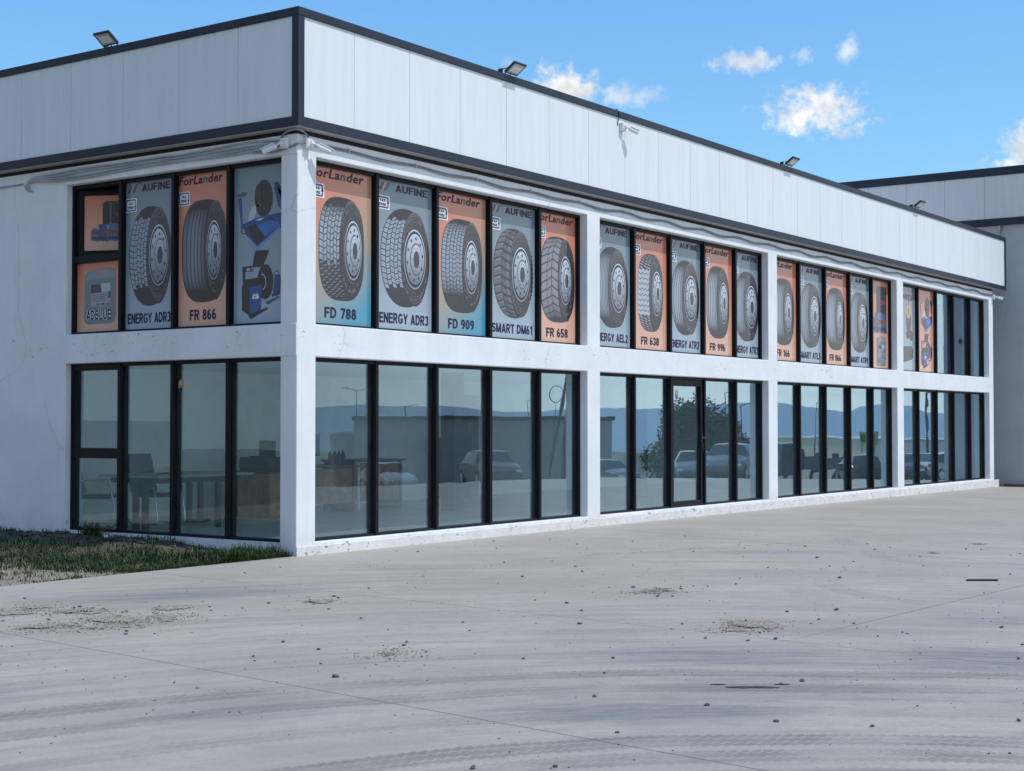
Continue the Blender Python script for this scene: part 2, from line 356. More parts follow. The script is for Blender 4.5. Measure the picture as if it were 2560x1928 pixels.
def strip_soil():
    m = soil('yard_soil', (.075, .064, .052), (.125, .105, .085), (.045, .038, .032)); t = NT(m.node_tree); b = t.N['Principled BSDF']
    P = t.obj(); x, y, z = t.sep(P)
    old = b.inputs['Base Color'].links[0].from_socket
    f = t.ss(t.m('ADD', x, t.m('MULTIPLY', t.m('SUBTRACT', t.noise(P, 2.2, 5), .5), 1.6)), -1.9, -2.6)
    dry = t.mix(t.ss(t.noise(P, 11, 6, .7), .35, .65), (.23, .195, .15), (.345, .30, .24))
    t.L.new(t.mix(f, old, dry), b.inputs['Base Color']); return m
M['soil'] = strip_soil()
M['field'] = soil('dry_field', (.13, .14, .12), (.085, .105, .075), (.16, .15, .125))
M['hill'] = soil('haze_tinted_hill', (.225, .315, .39), (.25, .34, .415), (.205, .29, .365))  # distance haze is painted into the hills as a pale blue base colour
M['gravel'] = mat('gravel_grey', (.29, .255, .205), .9, var=.5, vscale=40)
M['sand'] = mat('sandy_bed', (.27, .235, .185), .95, var=.25, vscale=25)
M['stone'] = mat('dark_stone', (.085, .085, .09), .85, var=.4, vscale=30)
M['stonelight'] = mat('pale_stone', (.26, .25, .235), .85, var=.3, vscale=30)

# ------------------------------------------------------------------ ground
def gz(x, y):
    z = -.0024*min(max(x, 0), 27) - .033*max(0, x-27) - .05*max(0, -y-12) - .02*max(0, -x-40)
    return -14*math.tanh(-z/14) - .0145*max(0, math.hypot(x, y)-420)
def sheet(name, xs, ys, m, f):
    b = MB(); n = len(ys)
    for x in xs:
        for y in ys: b.v.append((x, y, f(x, y)))
    for i in range(len(xs)-1):
        for j in range(n-1): b.face((i*n+j, (i+1)*n+j, (i+1)*n+j+1, i*n+j+1))
    return kind(b.build(name, m, smooth=True), 'structure')
def steps(*seg):
    out = []
    for a, b, n in seg: out += [a + (b-a)*i/n for i in range(n)]
    return out + [seg[-1][1]]
XS = steps((-3000, -200, 8), (-200, -40, 8), (-40, 40, 40), (40, 120, 20), (120, 600, 16), (600, 4000, 10))
YS = steps((-3500, -400, 10), (-400, -60, 14), (-60, 0, 30), (0, 60, 10), (60, 3000, 8))
sheet('ground', XS, YS, M['field'], lambda x, y: gz(x, y)-.12)
sheet('concrete_yard', steps((-45, -14, 8), (-14, 28, 42), (28, 95, 24)), steps((-62, -14, 20), (-14, -1, 26), (-1, .06, 2)), M['concrete'], gz)
def soilz(x, y):
    base = -.012 + .03*noise.noise(Vector((x*1.3, y*1.3, 0))) + .012*noise.noise(Vector((x*7, y*7, 3)))
    mound = .13*math.exp(-(x+.25)**2/.35)*max(0, min(1, (y-.9)/1.4))
    edge = max(0, min(1, (y-.06)/.5))
    return (base*edge if base > 0 else base) + mound*edge - .012*(1-edge)
sheet('soil_strip', steps((-9, -4.5, 20), (-4.5, .0, 75)), steps((.06, 3, 50), (3, 9, 60)), M['soil'], soilz)

# ------------------------------------------------------------------ the tyre shop building
FX = [0, .341, 6.658, 7.038, 13.239, 13.636, 20.06, 20.46, 26.77, 27.115]
ZS = [-.4, .1497, 2.4497, 2.8541, 4.9353, 5.184]
bld = thing('commercial_building', 'long white two storey showroom building with dark window frames and white parapet', 'building', (0, 0, 0))
def facade(xs, holes, y0, y1, along='x'):
    bm = bmesh.new(); G = {}
    def V(i, j):
        if (i, j) not in G: G[i, j] = bm.verts.new((xs[i], y0, ZS[j]) if along == 'x' else (y0, xs[i], ZS[j]))
        return G[i, j]
    fs = [bm.faces.new((V(i, j), V(i+1, j), V(i+1, j+1), V(i, j+1))) for i in range(len(xs)-1) for j in range(5) if (i, j) not in holes]
    r = bmesh.ops.extrude_face_region(bm, geom=fs)
    d = Vector((0, y1-y0, 0)) if along == 'x' else Vector((y1-y0, 0, 0))
    for q in r['geom']:
        if isinstance(q, bmesh.types.BMVert): q.co += d
    bmesh.ops.recalc_face_normals(bm, faces=bm.faces)
    me = bpy.data.meshes.new('facade_wall'); bm.to_mesh(me); bm.free(); me.materials.append(M['plaster'])
    o = bpy.data.objects.new('facade_wall', me); C.objects.link(o); o.parent = bld
    return o
o = facade(FX, {(i, j) for i in (1, 3, 5, 7) for j in (1, 3)}, 0, .277)
b = o.modifiers.new('bevel', 'BEVEL'); b.width = .012; b.segments = 2; b.limit_method = 'ANGLE'
LY = [.278, 4.354, 14.0]
facade(LY, {(0, 1), (0, 3)}, 0, .277, 'y')
bb = MB(); bb.box(-.014, .0, .0, 4.40, 2.453, 2.848); bb.box(-.014, 0, 0, 4.40, 4.94, 5.183)
bb.build('edge_beam', M['plaster'], bld, bevel=.006)
pl = MB(); pl.box(-.012, 27.46, -.022, -.001, -.5, .118)
pl.build('plinth', M['plinth'], bld, bevel=.01)
# parapet: sandwich panels and anthracite trims
pn = MB()
jx = [-.03] + [.914 + 1.1185*k for k in range(24)] + [27.76]
for a, c in zip(jx, jx[1:]): pn.box(a+.0035, c-.0035, -.118, -.05, 5.33, 6.64)
pn.box(-.03, 27.76, -.05, -.03, 5.33, 6.64, 1)
pn.build('fascia_panel', [M['panel'], M['soffit']], bld)
pn = MB(); jy = [-.03] + [.908 + 1.077*k for k in range(12)] + [14]
for a, c in zip(jy, jy[1:]): pn.box(-.118, -.05, a+.003, c-.003, 5.33, 6.64)
pn.box(-.05, -.03, -.02, 14, 5.33, 6.64, 1)
pn.build('fascia_panel', [M['panel'], M['wingpanel']], bld)
tr = MB()
tr.box(-.142, 27.852, -.142, .24, 6.60, 6.705); tr.box(-.142, .24, .242, 14, 6.60, 6.705)
tr.build('parapet_cap', M['trim'], bld, bevel=.006)
tr = MB()
tr.box(-.140, 27.85, -.140, -.02, 5.247, 5.366); tr.box(-.140, -.02, -.018, 14, 5.247, 5.366)
tr.build('bottom_trim', M['trim'], bld, bevel=.004)
tr = MB(); tr.prism([(-.138, -.138), (-.03, -.138), (-.03, -.121), (-.121, -.121), (-.121, -.03), (-.138, -.03)], 1.23, 0, Matrix.Translation((0, 0, 5.368)))
tr.build('corner_trim', M['trim'], bld)
tr = MB(); tr.box(27.765, 27.85, -.138, -.05, 5.368, 6.598)
tr.build('corner_trim', M['trim'], bld)
so = MB(); so.box(-.13, 27.84, -.131, .03, 5.238, 5.246); so.box(-.131, .03, .032, 14, 5.238, 5.246)
so.build('soffit', M['soffit'], bld)
so = MB(); so.box(.012, 27.1, .012, .2, 5.185, 5.237); so.box(.012, .2, .202, 14, 5.185, 5.237)
so.build('recessed_band', M['band'], bld)
# roof, slabs and interior
q = MB(); q.box(.03, 27.8, .03, 14, 5.36, 5.50); q.build('roof', M['ceil'], bld)
q = MB(); q.box(.279, 27.1, .279, 13.9, 2.50, 2.80); q.build('floor_slab', M['ceil'], bld)
q = MB(); q.box(.279, 27.1, .279, 13.9, -.1, .12); q.build('interior_floor', M['infloor'], bld)
q = MB(); q.box(.28, 11.0, 6.06, 6.25, .121, 2.499); q.box(12.0, 27.1, 6.06, 6.25, .121, 2.499); q.box(11.0, 12.0, 6.06, 6.25, 2.22, 2.499)
q.build('interior_wall', M['inwall'], bld)
q = MB(); q.box(.28, 22.9, 2.2, 2.35, 2.81, 5.18); q.box(22.95, 27.1, 1.6, 1.7, 2.81, 5.18); q.build('upper_wall', M['inwall'], bld)
q = MB(); q.box(24.36, 26.79, .75, .9, 2.81, 5.18); q.build('dark_pane_backing', M['brown'], bld)  # dark board added behind the last two upper panes to make them look dark
q = MB(); q.box(26.8, 27.115, .28, 14, -.4, 5.36); q.box(.28, 27.1, 13.7, 14, -.4, 5.36); q.build('rear_wall', M['plaster'], bld)
q = MB(); q.box(6.98, 7.26, 2.9, 3.18, .121, 2.499); q.build('interior_column', M['brown'], bld)
q = MB(); q.box(13.3, 13.58, 2.9, 3.18, .121, 2.499); q.build('interior_column', M['brown'], bld)
q = MB(); q.box(11.002, 11.998, 6.10, 6.16, .121, 2.218); q.build('interior_door', M['wooddark'], bld)
q = MB(); q.box(10.4, 11.0, 5.5, 6.05, .121, 1.35); q.build('black_cabinet', M['blackplastic'], bld, bevel=.01)

# ------------------------------------------------------------------ windows
FRONT = [(.341, 6.658, [1.663, 2.953, 4.225, 5.504]), (7.038, 13.239, [8.348, 9.600, 10.850, 12.108]),
         (13.636, 20.06, [14.980, 16.280, 17.595, 18.893]), (20.46, 26.77, [21.80, 23.08, 24.33, 25.615])]
HW = .027
def window(a, b, mulls, z0, z1, xf, door_at=None, split=None, sash=False):
    """frame with mullions; xf maps (along, depth, z) to the world; depth is measured inwards from the wall face"""
    f = MB()
    def bx(u0, u1, d0, d1, h0, h1): f.box(u0, u1, d0, d1, h0, h1)
    D0, D1 = .138, .262
    bx(a, b, D0, D1, z1-.048, z1); bx(a, b, D0, D1, z0, z0+.034)
    bx(a, a+.045, D0+.001, D1-.001, z0+.034, z1-.048); bx(b-.045, b, D0+.001, D1-.001, z0+.034, z1-.048)
    edges = [a+.045] + [q for m_ in mulls for q in (m_-HW, m_+HW)] + [b-.045]
    for m_ in mulls:
        bx(m_-HW, m_+HW, .120, D1-.002, z0+.004, z1-.004)
        bx(m_-HW-.010, m_-HW, .180, D1-.004, z0+.034, z1-.048); bx(m_+HW, m_+HW+.010, .180, D1-.004, z0+.034, z1-.048)
    panes = []
    for k in range(len(mulls)+1):
        u0, u1 = edges[2*k], edges[2*k+1]
        if k == door_at: panes.append(('door', u0, u1)); continue
        if split is not None and k == split[0]:
            s0, s1 = split[1], split[2]
            bx(u0, u1, D0+.004, D1-.004, s0, s1)
            if split[3]: panes.append(('sash', u0, u1, s1, z1-.048)); panes.append(('pane', u0, u1, z0+.034, s0))
            else:
                bx(u0, u0+.035, D0+.01, D1-.01, s1, z1-.048); bx(u0+.035, u1, D0+.01, D1-.01, z1-.095, z1-.048)
                panes.append(('pane', u0+.035, u1, s1, z1-.095)); panes.append(('pane', u0, u1, z0+.034, s0))
        else: panes.append(('pane', u0, u1, z0+.034, z1-.048))
    wn = f.build('window', M['frame'], bld)
    if xf: wn.matrix_local = xf
    for p in panes:
        if p[0] == 'pane':
            g = MB(); g.box(p[1]-.004, p[2]+.004, 0.203, .211, p[3]-.004, p[4]+.004); g.build('pane', M['glass'], wn)
        elif p[0] == 'door':
            u0, u1 = p[1]+.012, p[2]-.012; d = MB(); h0, h1 = z0+.012, z1-.05; e0, e1 = .15, .235
            d.box(u0, u0+.085, e0, e1, h0, h1); d.box(u1-.085, u1, e0, e1, h0, h1)
            d.box(u0+.085, u1-.085, e0+.001, e1-.001, h1-.11, h1); d.box(u0+.085, u1-.085, e0+.001, e1-.001, h0, h0+.09)
            dr = d.build('door', M['frame'], bld, bevel=.004)
            g = MB(); g.box(u0+.082, u1-.082, .203, .211, h0+.088, h1-.108); g.build('pane', M['glass'], dr)
            hd = MB(); hx = u1-.045
            hd.box(hx-.018, hx+.018, .138, .15, 1.20, 1.44)
            hd.tube([(hx, .145, 1.37), (hx, .09, 1.37), (hx-.02, .085, 1.37), (hx-.15, .085, 1.365)], .011, 8)
            hd.tube([(hx, .138, 1.26), (hx, .12, 1.26)], .012, 8)
            hd.tube([(hx, .12, 1.26), (hx-.004, .118, 1.16), (hx-.008, .12, 1.10)], .006, 6)
            hd.build('handle', M['blackplastic'], dr)
        else:
            u0, u1, h0, h1 = p[1]+.01, p[2]-.01, p[3]+.01, p[4]-.01; wd = u1-u0; d = MB()
            d.box(0, .075, .0, .06, h0, h1); d.box(wd-.075, wd, 0, .06, h0, h1)
            d.box(.075, wd-.075, .001, .059, h0, h0+.07); d.box(.075, wd-.075, .001, .059, h1-.07, h1)
            d.box(-.006, .008, -.012, .0, h0+.05, h1-.05)
            ss = d.build('window_sash', M['frame'], bld, bevel=.004)
            T = Matrix.Translation((u0, .20, 0)) @ Matrix.Rotation(R(24), 4, 'Z')
            ss.matrix_local = xf @ T
            g = MB(); g.box(.072, wd-.072, .03, .038, h0+.068, h1-.068); g.build('pane', M['glass'], ss)
            window.sash = (xf @ T, wd, h0, h1)
    return wn
for i, (a, b, ml) in enumerate(FRONT):
    window(a, b, ml, ZS[1], ZS[2], Matrix.Identity(4), door_at=2 if i == 1 else None)
    window(a, b, ml, ZS[3], ZS[4], Matrix.Identity(4))
# left side: local x runs along -Y, depth along +X
XL = Matrix(((0, 1, 0, -.05), (-1, 0, 0, 0), (0, 0, 1, 0), (0, 0, 0, 1)))
LM = [-3.336, -2.298, -1.274]
window(-4.354, -.277, LM, ZS[1], ZS[2], XL, split=(0, 1.146, 1.285, False))
window(-4.354, -.277, LM, ZS[3], ZS[4], XL, split=(0, 3.851, 3.951, True))
# stair railing behind the one clear upper pane
q = MB()
q.tube([(22.9, .95, 4.30), (24.5, .95, 4.30)], .022); q.tube([(22.9, .95, 4.05), (24.5, .95, 4.05)], .02); q.tube([(22.9, .95, 3.42), (24.5, .95, 3.42)], .02)
for k in range(13): q.tube([(22.95+k*.12, .95, 3.42), (22.95+k*.12, .95, 4.05)], .017, 6)
q.tube([(23.65, .95, 3.40), (23.65, .95, 4.30)], .022)
q.box(22.9, 24.6, .9, 1.0, 3.05, 3.38)
q.build('stair_railing', M['dark'], bld)

# ------------------------------------------------------------------ wing on the right
wing = thing('warehouse_wing', 'taller grey warehouse wing with pale fascia at the far right end', 'building', (28.2, 0, 0))
q = MB(); q.box(0, 40, -1.33, 18, -2.5, 7.3); q.build('wall', M['wingwall'], wing)
q = MB()
ys = [-1.46] + [-.62+1.122*k for k in range(18)]
for a, c in zip(ys, ys[1:]): q.box(-.13, -.05, a+.004, c-.004, 7.2, 8.5)
q.box(-.05, 40, -1.45, 18, 7.2, 8.5); q.build('fascia_panel', M['wingpanel'], wing)
q = MB(); q.box(-.16, 40, -1.5, 18.5, 8.46, 8.69); q.build('parapet_cap', M['trim'], wing)
q = MB(); q.box(-.15, 40, -1.48, 18.3, 7.09, 7.28); q.build('bottom_trim', M['trim'], wing)
q = MB(); q.box(-.06, 0, .12, 1.6, 6.25, 7.08); q.tube([(-.1, .12, 7.08), (-.1, .12, 6.95), (-.04, .16, 6.85), (-.04, .16, 6.2)], .035); q.build('gutter_box', M['soffit'], wing)
q = MB(); random.seed(4)
q.prism([(.09*math.cos(a)*(.7+.5*random.random()), .075*math.sin(a)*(.7+.5*random.random())) for a in [i*math.pi/7 for i in range(14)]], .02, 0, Matrix.Translation((-.012, -.83, 3.93)) @ Matrix.Rotation(R(90), 4, 'Y'))
q.build('wall_hole', M['brown'], wing)
q = MB(); q.box(-.25, 0, -1.33, 0, -.12, -.03); q.build('base_rubble', M['soil'], wing)

# ------------------------------------------------------------------ posters
def lerp(a, b, t): return tuple(x+(y-x)*t for x, y in zip(a, b))
class Art:
    """flat printed picture: coloured polygons in (x, z), laid one over the other by a fraction of a millimetre"""
    def __init__(s): s.v = []; s.f = []; s.c = []; s.l = 1
    def layer(s): s.l += 1
    def quad(s, pts, cols):
        b = len(s.v); y = -.00018*s.l
        s.v += [(x, y, z) for x, z in pts]; s.f.append(tuple(range(b, b+len(pts))))
        if not isinstance(cols[0], (tuple, list)): cols = [cols]*len(pts)
        s.c += list(cols)
    def poly(s, pts, col):
        pts = list(pts)
        for t in tessellate_polygon([[Vector((x, z, 0)) for x, z in pts]]): s.quad([pts[i] for i in t], col)
    def ell(s, cx, cz, a, b, col, n=36, col2=None):
        for i in range(n):
            t0, t1 = 2*math.pi*i/n, 2*math.pi*(i+1)/n
            f = lambda t: col if col2 is None else lerp(col, col2, .5-.5*math.sin(t))
            s.quad([(cx, cz), (cx+a*math.cos(t0), cz+b*math.sin(t0)), (cx+a*math.cos(t1), cz+b*math.sin(t1))], [lerp(f(t0), f(t0+math.pi), .5), f(t0), f(t1)])
    def ring(s, cx, cz, a, b, k0, k1, col, t0=0, t1=360, n=40, col2=None):
        for i in range(n):
            p, q = R(t0+(t1-t0)*i/n), R(t0+(t1-t0)*(i+1)/n)
            f = lambda t: col if col2 is None else lerp(col, col2, .5-.5*math.sin(t))
            s.quad([(cx+a*k0*math.cos(p), cz+b*k0*math.sin(p)), (cx+a*k1*math.cos(p), cz+b*k1*math.sin(p)), (cx+a*k1*math.cos(q), cz+b*k1*math.sin(q)), (cx+a*k0*math.cos(q), cz+b*k0*math.sin(q))], [f(p), f(p), f(q), f(q)])
    def build(s, name, parent):
        me = bpy.data.meshes.new(name); me.from_pydata(s.v, [], s.f); me.materials.append(M['ink'])
        at = me.color_attributes.new('Col', 'FLOAT_COLOR', 'POINT')
        at.data.foreach_set('color', [q for c in s.c for q in (*c[:3], 1)])
        o = bpy.data.objects.new(name, me); C.objects.link(o); o.parent = parent; return o
def lettering(name, text, parent, x0, x1, z0, h, m, y=-.0042, bold=.0, shear=0, per=None):
    """letters fitted between x0 and x1, cap height h, standing at z0; per = material index for each letter"""
    cu = bpy.data.curves.new(name, 'FONT'); cu.body = text; cu.offset = bold; cu.shear = shear; cu.resolution_u = 3; cu.space_character = 1.09
    mats = [M[q] if isinstance(q, str) else q for q in (m if isinstance(m, list) else [m])]
    for q in mats: cu.materials.append(q)
    if per:
        for i, k in enumerate(per): cu.body_format[i].material_index = k
    o = bpy.data.objects.new(name, cu); C.objects.link(o); bpy.context.view_layer.update()
    dg = bpy.context.evaluated_depsgraph_get(); me = bpy.data.meshes.new_from_object(o.evaluated_get(dg), preserve_all_data_layers=True, depsgraph=dg)
    bpy.data.objects.remove(o)
    xs = [v.co.x for v in me.vertices]; zs = [v.co.y for v in me.vertices]; xa, xb = min(xs), max(xs); cap = .729
    for v in me.vertices: v.co = (x0+(v.co.x-xa)/(xb-xa)*(x1-x0), y, z0+v.co.y/cap*h)
    if len(me.materials) == 0:
        for q in mats: me.materials.append(q)
    ob = bpy.data.objects.new(name, me); C.objects.link(ob); ob.parent = parent; return ob
def arc(cx, cy, rx, ry, a0, a1, n=12): return [(cx+rx*math.cos(R(a0+(a1-a0)*i/n)), cy+ry*math.sin(R(a0+(a1-a0)*i/n))) for i in range(n+1)]
_t = .19; _a = _t/2; _b = 1-_t/2
GLYPH = {   # width, strokes (centre lines) of a plain heavy sans alphabet
 'E': (.62, [[(_a, 0), (_a, 1)], [(_a, _b), (.62, _b)], [(_a, .52), (.58, .52)], [(_a, _a), (.62, _a)]]), 'F': (.58, [[(_a, 0), (_a, 1)], [(_a, _b), (.58, _b)], [(_a, .5), (.52, .5)]]),
 'N': (.70, [[(_a, 0), (_a, 1)], [(.70-_a, 0), (.70-_a, 1)], [(_a, .96), (.70-_a, .04)]]), 'R': (.70, [[(_a, 0), (_a, 1)], [(_a, _b)]+arc(.38, .70, .20, .205, 90, -90, 10)+[(_a, .495)], [(.34, .48), (.60, 0)]]),
 'G': (.76, [arc(.38, .5, .285, .405, 42, 340, 22), [(.40, .45), (.76-_a, .45), (.76-_a, .16)]]), 'Y': (.70, [[(.08, 1), (.35, .44)], [(.62, 1), (.35, .44)], [(.35, .48), (.35, 0)]]),
 'A': (.74, [[(.09, 0), (.37, .97)], [(.65, 0), (.37, .97)], [(.19, .28), (.55, .28)]]), 'D': (.70, [[(_a, 0), (_a, 1)], [(_a, _b)]+arc(.30, .5, .305, .405, 90, -90, 14)+[(_a, _a)]]),
 '3': (.56, [arc(.27, .73, .185, .175, 165, -90, 12), arc(.27, .29, .195, .195, 90, -165, 12)]), 'S': (.64, [arc(.32, .715, .215, .19, 20, 262, 12)+arc(.32, .285, .215, .19, 82, -160, 12)]),
 'M': (.84, [[(_a, 0), (_a, 1)], [(.84-_a, 0), (.84-_a, 1)], [(_a, .97), (.42, .06)], [(.84-_a, .97), (.42, .06)]]), 'T': (.62, [[(0, _b), (.62, _b)], [(.31, 0), (.31, _b)]]),
 'L': (.58, [[(_a, 0), (_a, 1)], [(_a, _a), (.58, _a)]]), 'U': (.70, [[(_a, 1), (_a, .36)]+arc(.35, .36, .255, .265, 180, 360, 12)+[(.70-_a, 1)]]), 'I': (.2, [[(.1, 0), (.1, 1)]]),
 'B': (.68, [[(_a, 0), (_a, 1)], [(_a, _b)]+arc(.36, .71, .18, .195, 90, -90, 8)+[(_a, .515)], [(_a, .515)]+arc(.38, .305, .205, .21, 90, -90, 8)+[(_a, _a)]]), 'X': (.68, [[(.09, 1), (.59, 0)], [(.59, 1), (.09, 0)]]),
 '1': (.46, [[(.32, 0), (.32, 1)], [(.30, .90), (.08, .72)]]), '2': (.56, [arc(.27, .70, .19, .205, 170, -20, 10)+[(.11, _a)], [(.03, _a), (.55, _a)]]), '5': (.56, [[(.52, _b), (.13, _b), (.10, .52)]+arc(.27, .32, .195, .225, 120, -165, 12)]),
 '6': (.57, [arc(.285, .31, .19, .215, 0, 360, 18), arc(.36, .42, .265, .485, 180, 82, 8)]), '9': (.57, [arc(.285, .69, .19, .215, 0, 360, 18), arc(.21, .58, .265, .485, 0, -98, 8)]), '8': (.57, [arc(.285, .72, .175, .185, 0, 360, 16), arc(.285, .29, .195, .2, 0, 360, 16)]),
 '0': (.57, [arc(.285, .5, .19, .405, 0, 360, 20)]), '7': (.56, [[(.02, _b), (.50, _b), (.20, 0)]]), ' ': (.30, [])}
def sign(name, text, parent, x0, x1, z0, h, m, y=-.0042, t=.19):
    """heavy block letters between x0 and x1, standing at z0, h tall"""
    tot = sum(GLYPH[c][0]+.09 for c in text)-.09; kx = (x1-x0)/tot; q = MB(); X = 0; lift = 0
    for ch in text:
        wd, strokes = GLYPH[ch]
        for st in strokes:
            lift += 1; n = len(st); th = t/2
            L, Rr_ = [], []
            for i, p in enumerate(st):
                a = st[max(i-1, 0)]; b = st[min(i+1, n-1)]; d0 = Vector((p[0]-a[0], p[1]-a[1])); d1 = Vector((b[0]-p[0], b[1]-p[1]))
                d0 = d0.normalized() if d0.length > 1e-9 else d1.normalized(); d1 = d1.normalized() if d1.length > 1e-9 else d0
                nn = Vector((-(d0.y+d1.y), d0.x+d1.x)).normalized(); k = th/max(.45, nn.dot(Vector((-d0.y, d0.x))))
                L.append((p[0]+nn.x*k, p[1]+nn.y*k)); Rr_.append((p[0]-nn.x*k, p[1]-nn.y*k))
            yy = y-.00006*(lift % 4)
            for i in range(n-1):
                P_ = [L[i], L[i+1], Rr_[i+1], Rr_[i]]; q.poly([(x0+(X+px)*kx, yy, z0+min(1+th*.1, max(-th*.1, pz))*h) for px, pz in P_])
        X += wd+.09
    return q.build(name, m, parent)
GREY = ((.165, .225, .265), (.33, .42, .49)); ORANGE = ((.57, .19, .12), (.68, .40, .29)); OBLUE = ((.60, .21, .14), (.07, .29, .42))
DK = (.019, .018, .021); LT = (.34, .40, .50)
def tyre(A, cx, cz, sx, style, pat, hw, seed=1):
    rg = random.Random(seed); auf = style == 'A'
    Rr = .67; n = 2.25 if auf else 2.9; hwx = hw*sx
    Z = lambda th: Rr*math.sin(th)
    def wx(z, k=n): return hwx*max(0, 1-abs(z/Rr)**k)**(1/k)
    as_ = (.32 if auf else .25)*sx; cs = cx+hwx-as_
    top, mid = DK, (.05, .05, .058)
    N = 44
    for i in range(N):       # silhouette
        a0, a1 = -math.pi/2+math.pi*i/N, -math.pi/2+math.pi*(i+1)/N; z0, z1 = Z(a0), Z(a1)
        c0 = lerp(mid, top, abs(z0/Rr)); c1 = lerp(mid, top, abs(z1/Rr))
        A.quad([(cx-wx(z0), cz+z0), (cx+wx(z0), cz+z0), (cx+wx(z1), cz+z1), (cx-wx(z1), cz+z1)], [c0, c0, c1, c1])
    A.layer()
    xl = lambda z: cx-wx(z)*.985
    xb = lambda z: min(cs-as_*.93*math.sqrt(max(0, 1-(z/(Rr*1.02))**2)), cx+wx(z))
    def P(s, th):
        z = Z(th)*.985; a, b = xl(z), xb(z); return (a+(b-a)*(max(0, s)**.88), cz+z)
    def shade(th, c0, w):     # how brightly the tread is printed at this height
        return max(0, 1-abs((th-c0)/w)**3)
    def cell(s0, s1, t0, t1, k, col=LT, skew=0):
        c = lerp(DK, col, k)
        A.quad([P(s0, t0), P(s1, t0+skew), P(s1, t1+skew), P(s0, t1)], [lerp(c, DK, .12), c, c, lerp(c, DK, .1)])
    if pat in ('blocks', 'blocks_bright', 'blocks_small'):
        cols, rows = {'blocks': (6, 18), 'blocks_bright': (5, 13), 'blocks_small': (6, 20)}[pat]
        lo, hi = {'blocks': (R(-74), R(62)), 'blocks_bright': (R(-40), R(50)), 'blocks_small': (R(-48), R(64))}[pat]
        dt = (hi-lo)/rows
        for j in range(cols):
            s0, s1 = j/cols, (j+1)/cols; off = (j % 2)*.5+.12*j
            for i in range(rows):
                t0 = lo+(i+off)*dt; t1 = t0+dt*.74
                if t1 > hi+dt*.4: continue
                k = {'blocks': shade((t0+t1)/2, .25, .75), 'blocks_bright': .92+.08*rg.random(), 'blocks_small': shade((t0+t1)/2, .25, .95)}[pat]
                if pat == 'blocks' and t0 < -.35:       # only the block edges catch the light low on the tyre
                    cell(s0+.01, s1-.02, t0+dt*.30, t0+dt*.42, .75, LT, dt*.25); continue
                sk = (dt*.28 if j % 2 else -dt*.2)
                cell(s0+.012, s1-.022, t0, t0+dt*.38, k*(.85+.15*rg.random()), LT, sk)
                cell(s0+.012, s1-.022, t0+dt*.41, t0+dt*.79, k*(.85+.15*rg.random()), LT, sk)
    elif pat.startswith('ribs'):
        nr = {'ribs': 6, 'ribs_fine': 8, 'ribs_wavy': 5, 'ribs_side': 5, 'ribs_dark': 6}[pat]; c0, wd = (.05, .95) if pat != 'ribs_side' else (.1, 1.2)
        for j in range(nr):
            s0 = j/nr*.92+.02; s1 = s0+.92/nr*.72; M_ = 60
            b = (.45+.55*math.sin(math.pi*(j+.7)/nr))*{'ribs_side': .8, 'ribs_dark': .55, 'ribs_fine': .85}.get(pat, 1.0)
            for i in range(M_):
                t0, t1 = R(-72+144*i/M_), R(-72+144*(i+1)/M_)
                wob = (.035*(1 if i % 2 else -1) if pat == 'ribs_wavy' else 0)
                wob2 = -wob
                k0, k1 = shade(t0, c0, wd)*b, shade(t1, c0, wd)*b
                a_, b_ = lerp(DK, LT, k0), lerp(DK, LT, k1)
                A.quad([P(s0+wob, t0), P(s1+wob, t0), P(s1+wob2, t1), P(s0+wob2, t1)], [a_, a_, b_, b_])
        if pat == 'ribs':
            A.layer()
            for i in range(40):
                t0 = R(-30+75*i/40); p, q = P(.46, t0), P(.50, t0+.012); A.quad([p, q, (q[0], q[1]+.006), (p[0], p[1]+.006)], DK)
    elif pat == 'chevron':
        rows = 11; lo, hi = R(-66), R(72); dt = (hi-lo)/rows
        for i in range(rows):
            t0 = lo+i*dt; k = .35+.6*shade(t0, .1, 1.25)
            for a, b, sk in ((.02, .30, .5), (.33, .56, .45), (.60, .98, -.45)):
                off = {.02: 0, .33: .42, .60: .95}[a]
                t = t0+off*dt-.3*dt; cell(a, b, t, t+dt*.80, k*.72*(.9+.1*rg.random()), (.36, .38, .43), sk*dt)
    elif pat == 'zigzag':
        rows = 9; lo, hi = R(-38), R(36); dt = (hi-lo)/rows
        for i in range(rows):
            for j in range(6):
                s0, s1 = j/6, (j+1)/6-.008; sk = (.45 if j % 2 else -.45)*dt; t = lo+i*dt+(0 if j % 2 else .45*dt)
                cell(s0, s1, t, t+dt*.80, .95, (.45, .50, .58), sk)
        for sgn in (1, -1):
            for i in range(7):
                for j in range(3):
                    t = sgn*R(40+i*6.2+(j % 2)*2.5); cell(j/3+.03, j/3+.27, t, t+R(2.2), .75-.06*i, (.5, .54, .6), R(-3))
        A.layer()
    elif pat == 'lugs':
        rows = 13; lo, hi = R(-76), R(76); dt = (hi-lo)/rows
        for i in range(rows):
            t0 = lo+i*dt; k = .35+.35*shade(t0, .2, 1.3)
            cell(.02, .40, t0, t0+dt*.62, k*.55, (.30, .34, .40), .35*dt); cell(.44, .70, t0+.3*dt, t0+dt*.88, k*.5, (.28, .32, .38), -.3*dt)
            cell(.74, .98, t0+.05*dt, t0+dt*.58, k*.65, (.32, .36, .42), -.2*dt)
            cell(.03, .38, t0+dt*.60, t0+dt*.68, .85, (.60, .58, .55), .35*dt); cell(.75, .97, t0+dt*.56, t0+dt*.63, .8, (.55, .55, .55), -.2*dt)
        for i in range(30):
            th = R(-85+170*i/29); z = Z(th); xe = cx+wx(z); A.quad([(xe-.012, cz+z-.012), (xe+.012*sx, cz+z-.008), (xe+.012*sx, cz+z+.010), (xe-.012, cz+z+.012)], DK)
    A.layer()
